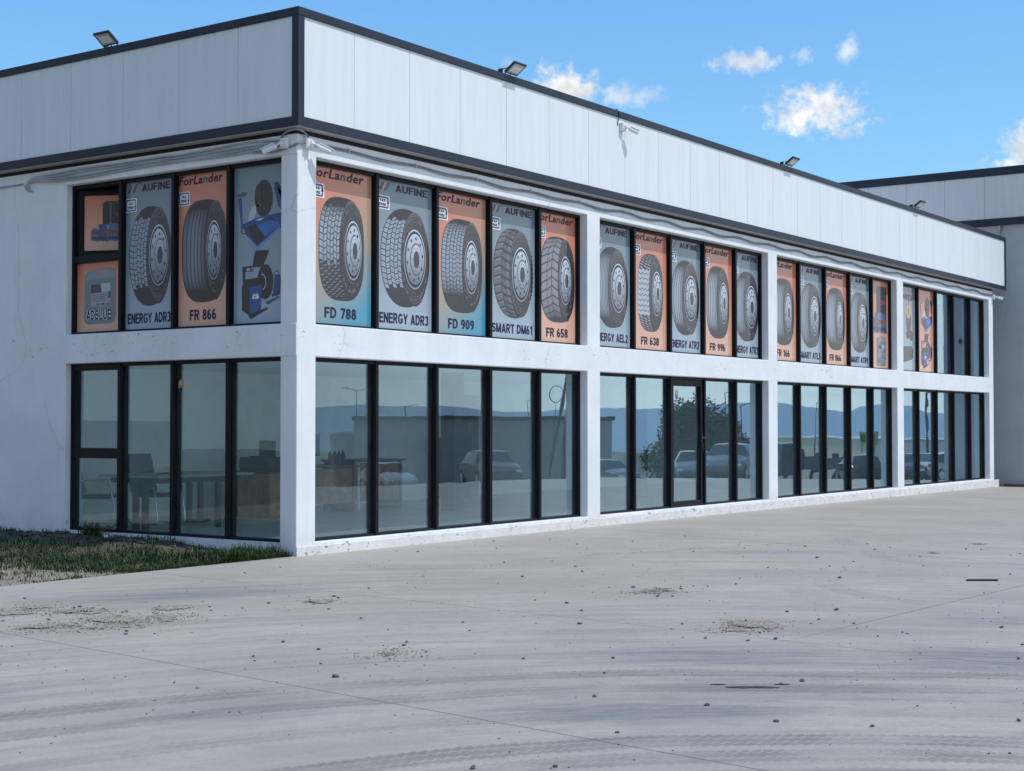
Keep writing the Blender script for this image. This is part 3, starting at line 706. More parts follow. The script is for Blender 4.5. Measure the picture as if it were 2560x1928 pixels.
    # sidewall rings
    A.ell(cs, cz, as_*.955, Rr*.965, (.052, .050, .053), 40, (.020, .019, .022)); A.layer()
    for k in range(46):
        a = R(k*360/46); kk = .83 if auf else .80
        if rg.random() < .62 and (60 < k*360/46 < 175 or 200 < k*360/46 < 330):
            da = R(rg.uniform(1.2, 3.0)); c = lerp(DK, LT, rg.uniform(.18, .42))
            e = lambda q, t: (cs+as_*q*math.cos(t), cz+Rr*.97*q*math.sin(t))
            A.quad([e(kk, a-da), e(kk+.055, a-da), e(kk+.055, a+da), e(kk, a+da)], c)
    A.ring(cs, cz, as_*.955, Rr*.965, .95, 1.0, (.105, .10, .105), 20, 150, 30, (.03, .03, .03)); A.layer()
    rb = (.41 if auf else .385); ra = (.236 if auf else .168)*sx; cr = cx+(.205 if auf else .225)*sx
    if auf:
        for k, cc in ((.93, .17), (.86, .10), (.80, .15)): A.ring(cs+.006, cz, as_*k, Rr*.97*k, .985, 1.0, lerp(DK, LT, cc*2), 60, 300, 40)
    A.ring(cr, cz, ra*1.16, rb*1.13, .975, 1.0, lerp(DK, LT, .28), 95, 275, 30)
    A.layer()
    A.ring(cr, cz, ra, rb, .955, 1.0, (.62, .67, .75), col2=(.30, .33, .38)); A.ell(cr, cz, ra*.955, rb*.955, (.045, .05, .06), 36); A.layer()
    fx = cr+.008*sx
    A.ell(fx, cz, ra*.875, rb*.89, (.50, .57, .66), 40, (.13, .15, .19)); A.ring(fx, cz, ra*.875, rb*.89, .97, 1.0, (.70, .75, .82), col2=(.30, .34, .40)); A.layer()
    for k in range(10):
        a = 2*math.pi*(k+.3)/10; A.ell(fx+ra*.70*math.cos(a)-.004*sx, cz+rb*.70*math.sin(a), ra*.075, rb*.062, (.025, .028, .035), 12)
    hx = fx+.02*sx
    A.ell(hx, cz, ra*.56, rb*.56, (.10, .12, .145), 30); A.layer(); A.ell(hx+.006*sx, cz, ra*.50, rb*.50, (.52, .58, .66), 30, (.20, .23, .28)); A.layer()
    for k in range(10):
        a = 2*math.pi*k/10; A.ell(hx+.006*sx+ra*.40*math.cos(a), cz+rb*.40*math.sin(a), ra*.035, rb*.032, (.08, .09, .11), 8)
    A.ell(hx+.008*sx, cz, ra*.28, rb*.29, (.045, .043, .05), 26); A.layer()
def sheet_art(A, w_, h_, ramp, diag=False):
    c0, c1 = ramp
    if not diag:
        n = 8
        for i in range(n):
            za, zb = h_*i/n, h_*(i+1)/n
            A.quad([(-w_/2, za), (w_/2, za), (w_/2, zb), (-w_/2, zb)], [lerp(c1, c0, za/h_)]*2+[lerp(c1, c0, zb/h_)]*2)
    else:
        tan = (.40, .31, .22); n = 12
        def cc(x, z):
            t = 1-(z/h_) + .42*(x/w_)
            return lerp(c0, tan, min(1, max(0, (t-.05)/.5))) if t < .55 else lerp(tan, c1, min(1, (t-.55)/.5))
        for i in range(n):
            for j in range(6):
                xa, xb = -w_/2+w_*j/6, -w_/2+w_*(j+1)/6; za, zb = h_*i/n, h_*(i+1)/n
                A.quad([(xa, za), (xb, za), (xb, zb), (xa, zb)], [cc(xa, za), cc(xb, za), cc(xb, zb), cc(xa, zb)])
    A.layer()
def poster(label, u0, u1, z0, z1, Mx, depth=.2005):
    """an empty at the foot of the sheet; Mx places local (along, depth, up)"""
    o = thing('poster', label, 'poster', group='printed posters behind the upper windows')
    o.matrix_world = Mx @ Matrix.Translation(((u0+u1)/2, depth, z0)); return o
def backing(po, w_, h_):
    q = MB(); q.box(-w_/2, w_/2, 0, .0015, 0, h_); return q.build('sheet', M['ink_white'], po)
def tax_sticker(po, x0, x1, z0, z1):
    A = Art(); wd = x1-x0; A.l = 16
    A.quad([(x0, z0), (x1, z0), (x1, z1), (x0, z1)], (.72, .76, .80)); A.layer()
    fr = (.06, .06, .16); t = .09*wd
    for a in ((x0+.05*wd, x1-.16*wd, z1-.05*wd-t, z1-.05*wd), (x0+.05*wd, x1-.16*wd, z0+.05*wd, z0+.05*wd+t), (x0+.03*wd, x0+.03*wd+t, z0+.08*wd, z1-.08*wd), (x1-.18*wd, x1-.18*wd+t, z1-.40*wd, z1-.08*wd), (x1-.18*wd, x1-.18*wd+t, z0+.08*wd, z0+.34*wd)):
        A.quad([(a[0], a[2]), (a[1], a[2]), (a[1], a[3]), (a[0], a[3])], fr)
    A.quad([(x1-.25*wd, z0+.30*wd), (x1-.03*wd, z0+.30*wd), (x1-.14*wd, z0+.48*wd)], fr)
    s = A.build('tax_free_label', po)
    h = (z1-z0)*.19; zc = (z0+z1)/2
    sign('label_lettering', 'TAX', s, x0+.24*wd, x1-.32*wd, zc+.008, h, M['ink_black'], -.0042, .24)
    sign('label_lettering', 'FREE', s, x0+.20*wd, x1-.28*wd, zc-h-.010, h, M['ink_black'], -.0042, .24)
    return s
def tyre_poster(label, style, pat, model, u0, u1, Mx, sx=1., dx=None, hw=None, diag=False, seed=1):
    z0, z1 = ZS[3]+.03, ZS[4]-.044; H = z1-z0; Wd = u1-u0
    dx = .03 if dx is None else dx; auf = style == 'A'
    hw = hw or (.52 if auf else .455)
    po = poster(label, u0, u1, z0, z1, Mx); backing(po, Wd, H)
    A = Art(); sheet_art(A, Wd, H, GREY if auf else (OBLUE if diag else ORANGE), diag); A.build('printed_background', po)
    T = Art(); T.l = 3; tyre(T, dx, .984, sx, style, pat, hw, seed); T.build('tyre_picture', po)
    X = lambda q: dx+sx*q
    clip = lambda q: max(-Wd/2+.004, min(Wd/2-.004, q))
    if auf:
        L = Art(); L.l = 16
        za, zb = 1.858, 1.965
        def sw(xa, xb, xc, xd, c): L.quad([(X(xa), za), (X(xb), za), (X(xd), zb), (X(xc), zb)], c)
        sw(-.56, -.50, -.49, -.44, (.05, .03, .08)); sw(-.50, -.465, -.44, -.40, (.62, .30, .16)); sw(-.455, -.39, -.37, -.33, (.05, .07, .24))
        pts = [(-.40, 1.92), (-.36, 1.95), (-.30, 1.972), (-.22, 1.978), (-.22, 1.984), (-.31, 1.984), (-.38, 1.965)]
        L.layer(); L.poly([(X(a), b) for a, b in pts], (.06, .08, .24))
        lg = L.build('emblem', po)
        sign('brand_lettering', 'AUFINE', po, X(-.21), X(.48), 1.862, .100, M['ink_plum'], t=.17)
        wd = 1.05 if len(model) > 9 else .62
    else:
        lettering('brand_lettering', 'ForLander', po, X(-.60), X(.43), 1.872, .115, [M['ink_plum'], M['ink_green']], bold=.022, shear=.18, per=[0, 0, 0, 0, 0, 1, 0, 0, 0])
        L = Art(); L.l = 17; L.poly([(X(-.58), 1.985), (X(-.50), 2.0), (X(-.40), 1.992), (X(-.44), 1.978), (X(-.52), 1.975)], (.09, .22, .15)); L.build('leaf_mark', po)
        wd = .61
    sign('model_lettering', model, po, clip(X(-wd/2-.02)), clip(X(wd/2-.02)), .085, .138, M['ink_navy'])
    tax_sticker(po, max(-Wd/2+.003, X(-.61)), X(-.335), 1.60, 1.785)
    return po
def pane_span(a, b, ml, k):
    e = [a+.045] + [q for m_ in ml for q in (m_-HW, m_+HW)] + [b-.045]; return e[2*k]+.003, e[2*k+1]-.003
I4 = Matrix.Identity(4)
ROW = [
 [('F', 'blocks', 'FD 788', .44, True, 'orange fading to blue poster, truck tyre with square blocks, next to the corner column'),
  ('A', 'blocks_bright', 'ENERGY ADR3', .527, False, 'blue grey poster of a tyre with bright diagonal tread blocks on the long front'),
  ('F', 'blocks_small', 'FD 909', .485, True, 'orange fading to blue poster, tyre with small tread blocks, between two grey posters'),
  ('A', 'lugs', 'SMART DM61', .52, False, 'blue grey poster of a dark tyre with knobbly edge lugs'),
  ('F', 'chevron', 'FR 658', .49, False, 'orange poster of a tyre with a grey chevron tread')],
 [('A', 'ribs_fine', 'ENERGY AEL2', .52, False, 'blue grey ribbed tyre poster, first right of the second column'),
  ('F', 'zigzag', 'FR 638', .43, False, 'orange poster of a tyre with coarse white zigzag tread and ragged edges'),
  ('A', 'ribs_wavy', 'ENERGY ATR3', .52, False, 'blue grey poster of a dark tyre with wavy ribs, above the glass door'),
  ('F', 'ribs', 'FR 996', .455, False, 'orange ribbed tyre poster between two grey posters right of the door'),
  ('A', 'ribs_fine', 'ENERGY ATR2', .52, False, 'blue grey tyre poster at the left side of the third column')],
 [('F', 'ribs', 'FR 166', .50, False, 'orange tyre poster at the right side of the third column'),
  ('A', 'ribs_side', 'SMART ATL5', .53, False, 'blue grey poster of a smooth tyre with half hidden rim, second in the third bay'),
  ('F', 'ribs', 'FR 866', .50, False, 'orange ribbed tyre poster, middle of the third bay from the corner'),
  ('A', 'ribs_side', 'SMART ATR9', .53, False, 'blue grey tyre poster beside the orange poster of barrels')]]
sd_ = 1
for bay, row in zip(FRONT, ROW):
    for k, (stl, pat, mdl, hw, dg_, lab) in enumerate(row):
        u0, u1 = pane_span(*bay, k); sd_ += 1
        tyre_poster(lab, stl, pat, mdl, u0, u1, I4, 1., None, hw, dg_, sd_)
ML = XL
for k, (stl, pat, mdl, lab) in enumerate((('A', 'blocks_bright', 'ENERGY ADR3', 'blue grey poster of a tyre with bright diagonal tread blocks on the short side'), ('F', 'ribs_dark', 'FR 866', 'orange ribbed tyre poster beside the blue machine poster on the short side'))):
    u0, u1 = pane_span(-4.354, -.277, LM, k+1)
    tyre_poster(lab, stl, pat, mdl, u0, u1, ML, .80, 0., .52, False, 40+k)

# workshop machine picture: polygons traced in a 0..1 frame
BL, BL2, BK, GY, SV = (.02, .055, .22), (.03, .14, .42), (.022, .020, .024), (.10, .10, .11), (.45, .47, .52)
def machines(A, x0, x1, z0, z1):
    U = lambda p: (x0+(x1-x0)*p[0], z1-(z1-z0)*p[1])
    def pg(c, *pts): A.poly([U(p) for p in pts], c)
    def el(c, x, y, a, b, c2=None): A.ell(*U((x, y)), (x1-x0)*a, (z1-z0)*b, c, 28, c2)
    pg(BL, (.02, .17), (.10, .16), (.13, .35), (.16, .37), (.10, .38)); pg(GY, (.00, .14), (.14, .125), (.24, .135), (.20, .155), (.06, .16)); A.layer()
    pg(BL, (.82, .12), (.90, .10), (1.0, .16), (1.0, .28), (.92, .25)); pg(BK, (.82, .095), (.90, .08), (1., .13), (1., .20)); A.layer()
    el(BK, .60, .185, .205, .125); A.layer(); el((.035, .034, .04), .48, .17, .085, .085); A.ring(*U((.49, .165)), (x1-x0)*.075, (z1-z0)*.075, .85, 1, SV, 200, 420); A.layer()
    pg(SV, (.34, .235), (.42, .225), (.44, .27), (.36, .33), (.26, .335), (.26, .29)); A.layer()
    pg(BL, (.12, .345), (.45, .31), (.75, .30), (1., .29), (1., .39), (.46, .52), (.20, .415)); A.layer()
    pg(BL2, (.45, .36), (.85, .33), (.98, .38), (.60, .44)); pg((.12, .25, .50), (.22, .42), (.46, .505), (.95, .385), (.97, .40), (.46, .525)); A.layer()
    pg(BK, (.25, .36), (.42, .35), (.62, .44), (.60, .46), (.46, .49), (.27, .415)); pg(SV, (.40, .325), (.52, .315), (.62, .315), (.52, .335)); pg((.02, .02, .09), (.72, .31), (.86, .33), (.88, .355), (.70, .325)); A.layer()
    A.ring(*U((.16, .39)), (x1-x0)*.075, (z1-z0)*.022, .75, 1, BK)
    # balancer below
    pg(BK, (.42, .53), (.72, .535), (.70, .56), (.60, .63), (.56, .645), (.35, .64), (.38, .575)); A.layer()
    el(BK, .64, .745, .18, .118); A.layer(); A.ring(*U((.57, .745)), (x1-x0)*.09, (z1-z0)*.055, .86, 1, SV, -80, 100); A.layer()
    pg(BK, (.12, .635), (.36, .63), (.36, .67), (.19, .67), (.19, .72), (.46, .715), (.57, .735), (.55, .76), (.55, .93), (.70, .915), (.70, .93), (.32, .99), (.24, .955), (.12, .93), (.11, .77), (.14, .75)); A.layer()
    pg((.025, .075, .27), (.29, .775), (.56, .765), (.55, .93), (.30, .955)); pg(SV, (.22, .648), (.30, .645), (.30, .662), (.22, .665)); pg((.08, .20, .40), (.32, .64), (.37, .64), (.37, .665), (.33, .665)); A.layer()
    pg((.70, .72, .75), (.35, .855), (.36, .835), (.40, .815), (.43, .83), (.46, .815), (.50, .84), (.50, .855)); A.layer(); pg((.03, .07, .24), (.38, .845), (.41, .83), (.44, .845)); A.layer()
    pg((.02, .05, .20), (.85, .70), (.97, .705), (.97, .835), (.82, .84)); A.ring(*U((.89, .76)), (x1-x0)*.09, (z1-z0)*.085, .93, 1, BK); A.layer()
    pg(BK, (.78, .83), (.86, .82), (.90, .84), (.80, .85)); pg((.03, .08, .25), (.64, .88), (.96, .845), (.96, .855), (.70, .90))
def jug(A, x0, x1, z0, z1):
    w_, h_ = x1-x0, z1-z0; U = lambda a, b: (x0+w_*a, z0+h_*b)
    A.poly([U(*p) for p in ((.05, .02), (.12, 0), (.88, 0), (.96, .03), (1., .12), (.99, .80), (.95, .93), (.86, .97), (.35, .97), (.33, .95), (.12, .93), (.03, .86), (.0, .1))], (.155, .19, .225)); A.layer()
    A.poly([U(*p) for p in ((.06, .78), (.95, .80), (.92, .92), (.84, .955), (.36, .955), (.14, .915))], (.21, .25, .29)); A.layer()
    A.quad([U(.42, .885), U(.73, .89), U(.73, .935), U(.42, .93)], (.56, .20, .12)); A.quad([U(.22, .30), U(.82, .32), U(.82, .71), U(.22, .69)], (.26, .30, .37)); A.layer()
    A.quad([U(.22, .54), U(.56, .55), U(.52, .70), U(.22, .69)], (.04, .035, .05)); A.quad([U(.56, .56), U(.82, .57), U(.82, .71), U(.53, .70)], (.40, .44, .52)); A.quad([U(.74, .44), U(.82, .45), U(.82, .57), U(.77, .55)], (.03, .03, .05)); A.layer()
    for k in range(4): A.quad([U(.24, .50-.035*k), U(.70, .505-.035*k), U(.70, .517-.035*k), U(.24, .512-.035*k)], (.12, .14, .18))
    for k in range(3): A.quad([U(.40+.15*k, .325), U(.49+.15*k, .327), U(.49+.15*k, .36), U(.40+.15*k, .358)], (.07, .08, .12))
def barrels(A, x0, x1, z0, z1, wide):
    w_, h_ = x1-x0, z1-z0; U = lambda a, b: (x0+w_*a, z0+h_*b)
    A.poly([U(*p) for p in ((.26, .38), (.26, .95), (.34, 1.), (.92, 1.), (.98, .95), (.98, .38))], (.022, .022, .026)); A.layer()
    A.quad([U(.42, .40), U(.46, .40), U(.46, .97), U(.42, .97)], (.10, .10, .12)); A.quad([U(.55, .62), U(.85, .62), U(.85, .70), U(.55, .70)], (.20, .045, .03)); A.quad([U(.28, .70), U(.96, .70), U(.96, .713), U(.28, .713)], (.07, .07, .08)); A.layer()
    for k, (a, b, t) in enumerate(((.0, .18, .34), (.14, .40, .44), (.36, .70, .45), (.64, 1., .42))):
        A.poly([U(*p) for p in ((a, .03), (b, .0), (b, t-.05), (b-.05, t), (a+.05, t), (a, t-.06))], lerp((.10, .15, .24), (.035, .09, .22), (k % 2))); A.layer()
        A.quad([U(a+.02, .20), U(b-.02, .20), U(b-.02, .29), U(a+.02, .29)], (.22, .055, .04)); A.quad([U(a+.02, .06), U(b-.02, .05), U(b-.02, .13), U(a+.02, .13)], (.035, .04, .06)); A.quad([U(a+.01, .30), U(a+.03, .30), U(a+.03, t-.04), U(a+.01, t-.04)], (.45, .48, .52)); A.layer()
def picture_poster(label, u0, u1, z0, z1, Mx, ramp, draw, depth=.2005):
    po = poster(label, u0, u1, z0, z1, Mx, depth); backing(po, u1-u0, z1-z0)
    A = Art(); sheet_art(A, u1-u0, z1-z0, ramp); A.build('printed_background', po)
    T = Art(); T.l = 3; draw(T, u1-u0, z1-z0); T.build('printed_picture', po); return po
Z0, Z1 = ZS[3]+.03, ZS[4]-.044; H = Z1-Z0
u0, u1 = pane_span(-4.354, -.277, LM, 3)
picture_poster('blue grey poster of blue tyre workshop machines, left of the corner column', u0, u1, Z0, Z1, ML, GREY, lambda A, w_, h_: machines(A, -w_/2+.06, w_/2-.08, .04, h_-.08))
u0, u1 = pane_span(-4.354, -.277, LM, 0)
po = picture_poster('small orange poster of a white plastic jug on the short side of the building', u0, u1, Z0, 3.848, ML, ORANGE, lambda A, w_, h_: jug(A, -.33, .34, .11, .90))
sign('model_lettering', 'ADBLUE', po, -.27, .24, .170, .135, M['ink_white'], -.0042, .36)
sign('model_lettering', 'ADBLUE', po, -.27, .24, .170, .135, M['ink_navy'], -.0050, .20)
sm, wd, h0, h1 = window.sash
picture_poster('orange poster of barrels and blue jugs on the tilted open window', .08, wd-.08, h0+.075, h1-.075, sm, ORANGE, lambda A, w_, h_: barrels(A, -w_/2+.10, w_/2+.0, .12, h_-.08, 1), .0275)
u0, u1 = pane_span(*FRONT[2], 4)
po = picture_poster('tall orange poster of barrels above a white jug, third bay from the corner', u0, u1, Z0, Z1, I4, ORANGE, lambda A, w_, h_: (barrels(A, -.38, .45, .80, 1.88, 1), jug(A, -.18, .40, .06, .76)))
sign('model_lettering', 'ADBLUE', po, -.13, .35, .134, .09, M['ink_white'], -.0044, .36)
sign('model_lettering', 'ADBLUE', po, -.13, .35, .134, .09, M['ink_navy'], -.0052, .20)
u0, u1 = pane_span(*FRONT[3], 1)
picture_poster('orange poster of blue tyre workshop machines in the last bay', u0, u1, Z0, Z1, I4, ORANGE, lambda A, w_, h_: machines(A, -.36, .52, .06, h_-.06))
u0, u1 = pane_span(*FRONT[3], 0)
def parts_pic(A, w_, h_):
    A.ell(.20, 1.22, .17, .34, (.075, .07, .075), 30); A.layer(); A.ell(.20, 1.42, .16, .17, (.50, .36, .18), 26); A.quad([(.17, 1.36), (.20, 1.36), (.20, 1.50), (.17, 1.50)], (.25, .16, .08)); A.quad([(.18, 1.55), (.20, 1.55), (.20, 1.70), (.18, 1.70)], (.05, .05, .05)); A.layer()
    A.poly([(.05, .80), (.12, .74), (.22, .80), (.36, .70), (.45, .74), (.46, .90), (.38, .98), (.28, .93), (.20, .96), (.10, .93), (.0, .90)], (.06, .055, .055))
    A.poly([(-.45, .16), (.40, .27), (.47, .34), (.47, .52), (.38, .60), (-.45, .56)], (.055, .055, .065)); A.layer()
    A.quad([(-.5, 1.905), (.46, 1.905), (.46, 1.915), (-.5, 1.915)], (.40, .05, .06)); A.ell(.42, 1.925, .03, .02, (.05, .02, .03), 10)
po = picture_poster('blue grey poster of vehicle parts with red lettering in the last bay', u0, u1, Z0, Z1, I4, ((.20, .25, .27), (.40, .46, .50)), parts_pic)
lettering('brand_lettering', 'Monza', po, -.56, .46, 1.68, .22, M['ink_red'], bold=-.012)

# two small stickers on the glass
for nm, Mx, u, d, z, lab in (('door', I4, 9.93, .199, 2.14, 'small orange and blue sticker at the top of the glass door'), ('side', XL, -2.215, .199, 2.12, 'small orange and blue sticker on the glass of the short side')):
    A = Art(); A.ell(0, 0, .042, .085, (.55, .25, .10), 20); A.layer(); A.ell(0, .02, .028, .04, (.65, .42, .25), 16); A.ell(0, -.055, .034, .035, (.03, .04, .12), 16); A.layer(); A.quad([(-.03, -.01), (.03, -.01), (.03, .0), (-.03, .0)], (.3, .05, .04))
    st = A.build('sticker', None); st.matrix_world = Mx @ Matrix.Translation((u, d, z)); tag(st, lab, 'sticker', 'small stickers on the ground floor glass')

# ------------------------------------------------------------------ floodlights and cameras
def floodlight(label, Mx):
    o = thing('floodlight', label, 'floodlight', group='floodlights on the parapet'); o.matrix_world = Mx @ Matrix.Scale(.86, 4)
    T = Matrix.Translation((0, -.19, .095)) @ Matrix.Rotation(R(-36), 4, 'X')      # face looks down and out
    b = MB(); b.box(-.18, .18, -.13, .13, -.006, .028, 0, T)
    for k in range(9): b.box(-.15+k*.0375-.004, -.15+k*.0375+.004, -.11, .11, .028, .045, 0, T)
    b.build('housing', M['dark'], o, bevel=.004)
    b = MB(); b.box(-.15, .15, -.10, .10, -.010, -.0065, 0, T); b.build('lens', M['lens'], o)
    b = MB(); b.box(-.115, .115, -.055, .07, -.0125, -.0105, 0, T); b.build('reflector', M['white'], o)
    b = MB()
    b.tube([(-.07, 0, .0), (-.07, -.03, .055), (-.07, -.13, .09)], .010, 6); b.tube([(.07, 0, .0), (.07, -.03, .055), (.07, -.13, .09)], .010, 6)
    b.box(-.26, .10, -.015, .05, -.004, .014); b.box(-.215, -.185, -.05, .03, .014, .085); b.tube([(-.20, -.05, .08), (-.10, -.12, .11)], .012, 6); b.box(-.035, .035, -.12, -.05, .06, .085)
    b.build('bracket', M['dark'], o); return o
for x, lab in ((4.36, 'black floodlight on the front parapet, nearest the corner'), (13.9, 'black floodlight on the front parapet, at the middle of the long roof line'), (21.0, 'black floodlight on the front parapet against the grey wing')):
    floodlight(lab, Matrix.Translation((x, -.06, 6.707)))
floodlight('black floodlight on the parapet of the short side', Matrix.Translation((-.06, 3.30, 6.707)) @ Matrix.Rotation(R(-90), 4, 'Z'))
def cctv(label, Mx, yaw, pitch, body=.19):
    o = thing('security_camera', label, 'camera', group='white security cameras on the walls'); o.matrix_world = Mx
    b = MB(); b.box(-.055, .055, -.062, 0, -.065, .065); b.box(-.042, .042, -.072, -.0625, -.05, .05); b.build('junction_box', M['white'], o, bevel=.008)
    T = Matrix.Translation((0, -.075, 0)) @ Matrix.Rotation(yaw, 4, 'Z') @ Matrix.Rotation(pitch, 4, 'X')
    b = MB(); b.tube([T @ Vector((0, 0, 0)), T @ Vector((0, -.03, 0))], .036, 14); b.tube([T @ Vector((0, -.02, 0)), T @ Vector((0, -.06, .012)), T @ Vector((0, -.09, .0))], .014, 8); b.build('arm', M['white'], o, smooth=False)
    b = MB(); b.tube([T @ Vector((0, -.085, 0)), T @ Vector((0, -.10, 0)), T @ Vector((0, -.085-body, 0))], [.026, .036, .036], 16)
    b.box(-.038, .038, -.105-body, -.10, .030, .042, 0, T); b.build('camera_body', M['white'], o)
    b = MB(); b.tube([T @ Vector((0, -.0855-body, 0)), T @ Vector((0, -.088-body, 0))], .029, 16); b.build('lens', M['blackglass'], o)
    return o
RZL = Matrix.Rotation(R(-90), 4, 'Z')
cctv('white security camera left of the corner, aimed along the short side', Matrix.Translation((-.016, .17, 5.07)) @ RZL, R(-68), R(22))
cctv('white security camera right of the corner, under the overhang of the front', Matrix.Translation((.15, -.001, 5.08)), R(62), R(20))
cctv('white security camera high on the front fascia panels', Matrix.Translation((7.50, -.119, 6.45)), R(58), R(18), .16)
cctv('white security camera at the far end of the front', Matrix.Translation((27.06, -.001, 5.03)), R(58), R(10), .16)
q = MB(); q.tube([(7.40, -.122, 6.46), (7.385, -.13, 6.52), (7.40, -.148, 6.60), (7.385, -.15, 6.66), (7.38, -.12, 6.73), (7.36, -.04, 6.712)], .007, 6)
tag(q.build('cable', M['dark']), 'thin black cable looping over the parapet above the fascia camera', 'cable')

# ------------------------------------------------------------------ conduits
def smooth_path(keys, n=6):
    out = []
    K = [Vector(k) for k in keys]
    for i in range(len(K)-1):
        p0, p1, p2, p3 = K[max(i-1, 0)], K[i], K[i+1], K[min(i+2, len(K)-1)]
        for j in range(n):
            t = j/n; out.append(.5*((2*p1)+(p2-p0)*t+(2*p0-5*p1+4*p2-p3)*t*t+(3*p1-p0-3*p2+p3)*t**3))
    return out+[K[-1]]
for k, (dz, lab) in enumerate(((0, 'upper grey conduit sagging along the long front under the parapet'), (-.028, 'lower grey conduit sagging along the long front under the parapet'))):
    keys = [(.30, -.014, 5.10+dz)]; x = .93; rg = random.Random(3)
    while x < 26.6:
        sag = .020+.016*min(1, x/9)
        keys += [(x, -.013, 5.112+dz*.8+.006*rg.uniform(-1, 1)), (x+.68, -.013, 5.112-sag+dz*1.05+.008*rg.uniform(-1, 1))]; x += 1.37
    keys.append((27.0, -.016, 5.09+dz))
    q = MB(); q.tube(smooth_path(keys), .0095, 7)
    tag(q.build('conduit', M['pipe'], smooth=True), lab, 'conduit', 'grey conduits along the long front')
M['pipelight'] = mat('pale_conduit', (.36, .38, .41), .5, var=.1)
for k in range(4):
    rg = random.Random(20+k); keys = [(-.03, .26+.01*k, 5.12-.022*k)]
    for y in (.8, 1.4, 2.0, 2.6, 3.2, 3.8, 4.4): keys.append((-.032-.002*k, y, 5.13-.034*k+.014*math.sin(y*2.2+k*.7)+.008*rg.uniform(-1, 1)-.01*(y > 3)))
    keys += [(-.034, 4.9, 5.105-.020*k), (-.036, 5.06+.012*k, 5.10-.016*k), (-.040, 5.17+.014*k, 5.05-.014*k), (-.038, 5.18+.014*k, 4.98), (-.02, 5.13+.014*k, 4.93), (.01, 5.08+.014*k, 4.92)]
    c = MB(); c.tube(smooth_path(keys), .0125, 7)
    tag(c.build('conduit', M['pipelight'], smooth=True), ('grey conduit of the sagging bundle on the short side, ' + ('topmost', 'second from top', 'third from top', 'lowest')[k] + ' of four'), 'conduit', 'grey conduits along the short side')
c = MB(); c.tube(smooth_path([(-.03, .26, 5.14), (-.05, .16, 5.20), (-.075, .02, 5.215), (-.06, -.06, 5.215), (.03, -.06, 5.205), (.12, -.045, 5.17), (.17, -.03, 5.14)]), .0125, 7)
tag(c.build('conduit', M['pipe'], smooth=True), 'grey conduit arching round the corner between two security cameras', 'conduit')
c = MB(); c.tube(smooth_path([(-.03, .75, 5.02), (-.03, .45, 4.99), (-.03, .25, 5.0), (-.03, .06, 5.03), (-.02, -.03, 5.055), (.04, -.035, 5.07), (.09, -.03, 5.075)]), .0125, 7)
tag(c.build('conduit', M['pipe'], smooth=True), 'grey conduit dipping round the corner below the security cameras', 'conduit')
c = MB(); c.tube(smooth_path([(-.02, 5.3, 5.04), (-.02, 6.5, 5.03), (-.02, 8, 5.05), (-.02, 10, 5.03)]), .008, 6)
tag(c.build('cable', M['pipe'], smooth=True), 'thin grey cable running along the blank end of the short side', 'cable')
q = MB()
for i in range(19): q.box(.92+i*1.37, .94+i*1.37, -.026, -.0012, 5.075, 5.130)
q.build('conduit_clip', M['soffit'], bld)

# ------------------------------------------------------------------ inside furniture
def desk(name, label, x0, x1, y0, y1, h, m, rz=0):
    o = thing(name, label, 'desk', (x0, y0, .121)); X, Y = x1-x0, y1-y0
    q = MB(); q.box(-.04, X+.04, -.06, Y, h-.035, h); q.build('desk_top', M['wooddark'], o, bevel=.004)
    q = MB(); q.box(.051, X-.051, .02, .045, .16, h-.05); q.build('front_panel', m, o)
    for xx in (0, X-.05): q = MB(); q.box(xx, xx+.05, 0, Y-.05, 0, h-.036); q.build('side_panel', M['wooddark'], o)
    q = MB(); q.box(.10, .14, -.012, .018, .0, h-.04); q.build('steel_leg', M['white'], o); return o
desk('desk', 'brown wooden office desk behind the first front window, nearer the corner', 4.55, 5.98, 4.25, 5.0, .80, M['wood'])
desk('desk', 'brown wooden office desk behind the first front window, farther from the corner', 6.02, 7.32, 4.32, 5.05, .88, M['wood'])
o = thing('cabinet', 'brown wooden cabinet under a laptop behind the short side window', 'cabinet', (3.85, 4.19, .121))
q = MB(); q.box(0, .62, 0, .95, 0, .70); q.build('body', M['wood'], o, bevel=.005)
q = MB(); q.box(-.02, .64, -.02, .97, .701, .73); q.build('top', M['wooddark'], o)
o = thing('laptop', 'open laptop with dark screen standing on a printer', 'laptop', (4.0, 4.45, 1.08))
q = MB(); q.box(0, .26, 0, .36, 0, .02); q.build('keyboard', M['blackplastic'], o)
q = MB(); q.box(.24, .255, 0, .36, .02, .27); q.build('screen', M['dark'], o)
q = MB(); q.box(3.92, 4.32, 4.3, 4.95, .852, 1.079); tag(q.build('printer', M['brown'], bevel=.02), 'dark box shaped printer on the brown cabinet', 'printer')
o = thing('monitor', 'black monitor on the desk behind the first front window', 'monitor', (5.0, 4.5, .922))
q = MB(); q.box(-.30, .30, -.02, .02, .16, .52, 0, Matrix.Rotation(R(-8), 4, 'Z')); q.build('screen', M['blackplastic'], o, bevel=.008)
q = MB(); q.box(-.12, .12, -.08, .08, 0, .02); q.tube([(0, 0, .02), (0, .02, .2)], .025); q.build('stand', M['blackplastic'], o)
for k in range(4):
    o = thing('bottle', 'dark bottle with a white cap standing on the desk', 'bottle', (5.62+.11*k, 4.50, .922), group='dark bottles on the desk')
    q = MB(); q.tube([(0, 0, 0), (0, 0, .17), (0, 0, .21), (0, 0, .235)], [.04, .04, .018, .016], 12); q.build('body', M['blackplastic'], o)
    q = MB(); q.tube([(0, 0, .236), (0, 0, .265)], .02, 10); q.build('cap', M['white'], o)
o = thing('table', 'pale office table with dark legs behind the short side window', 'table', (.85, 3.4, .121))
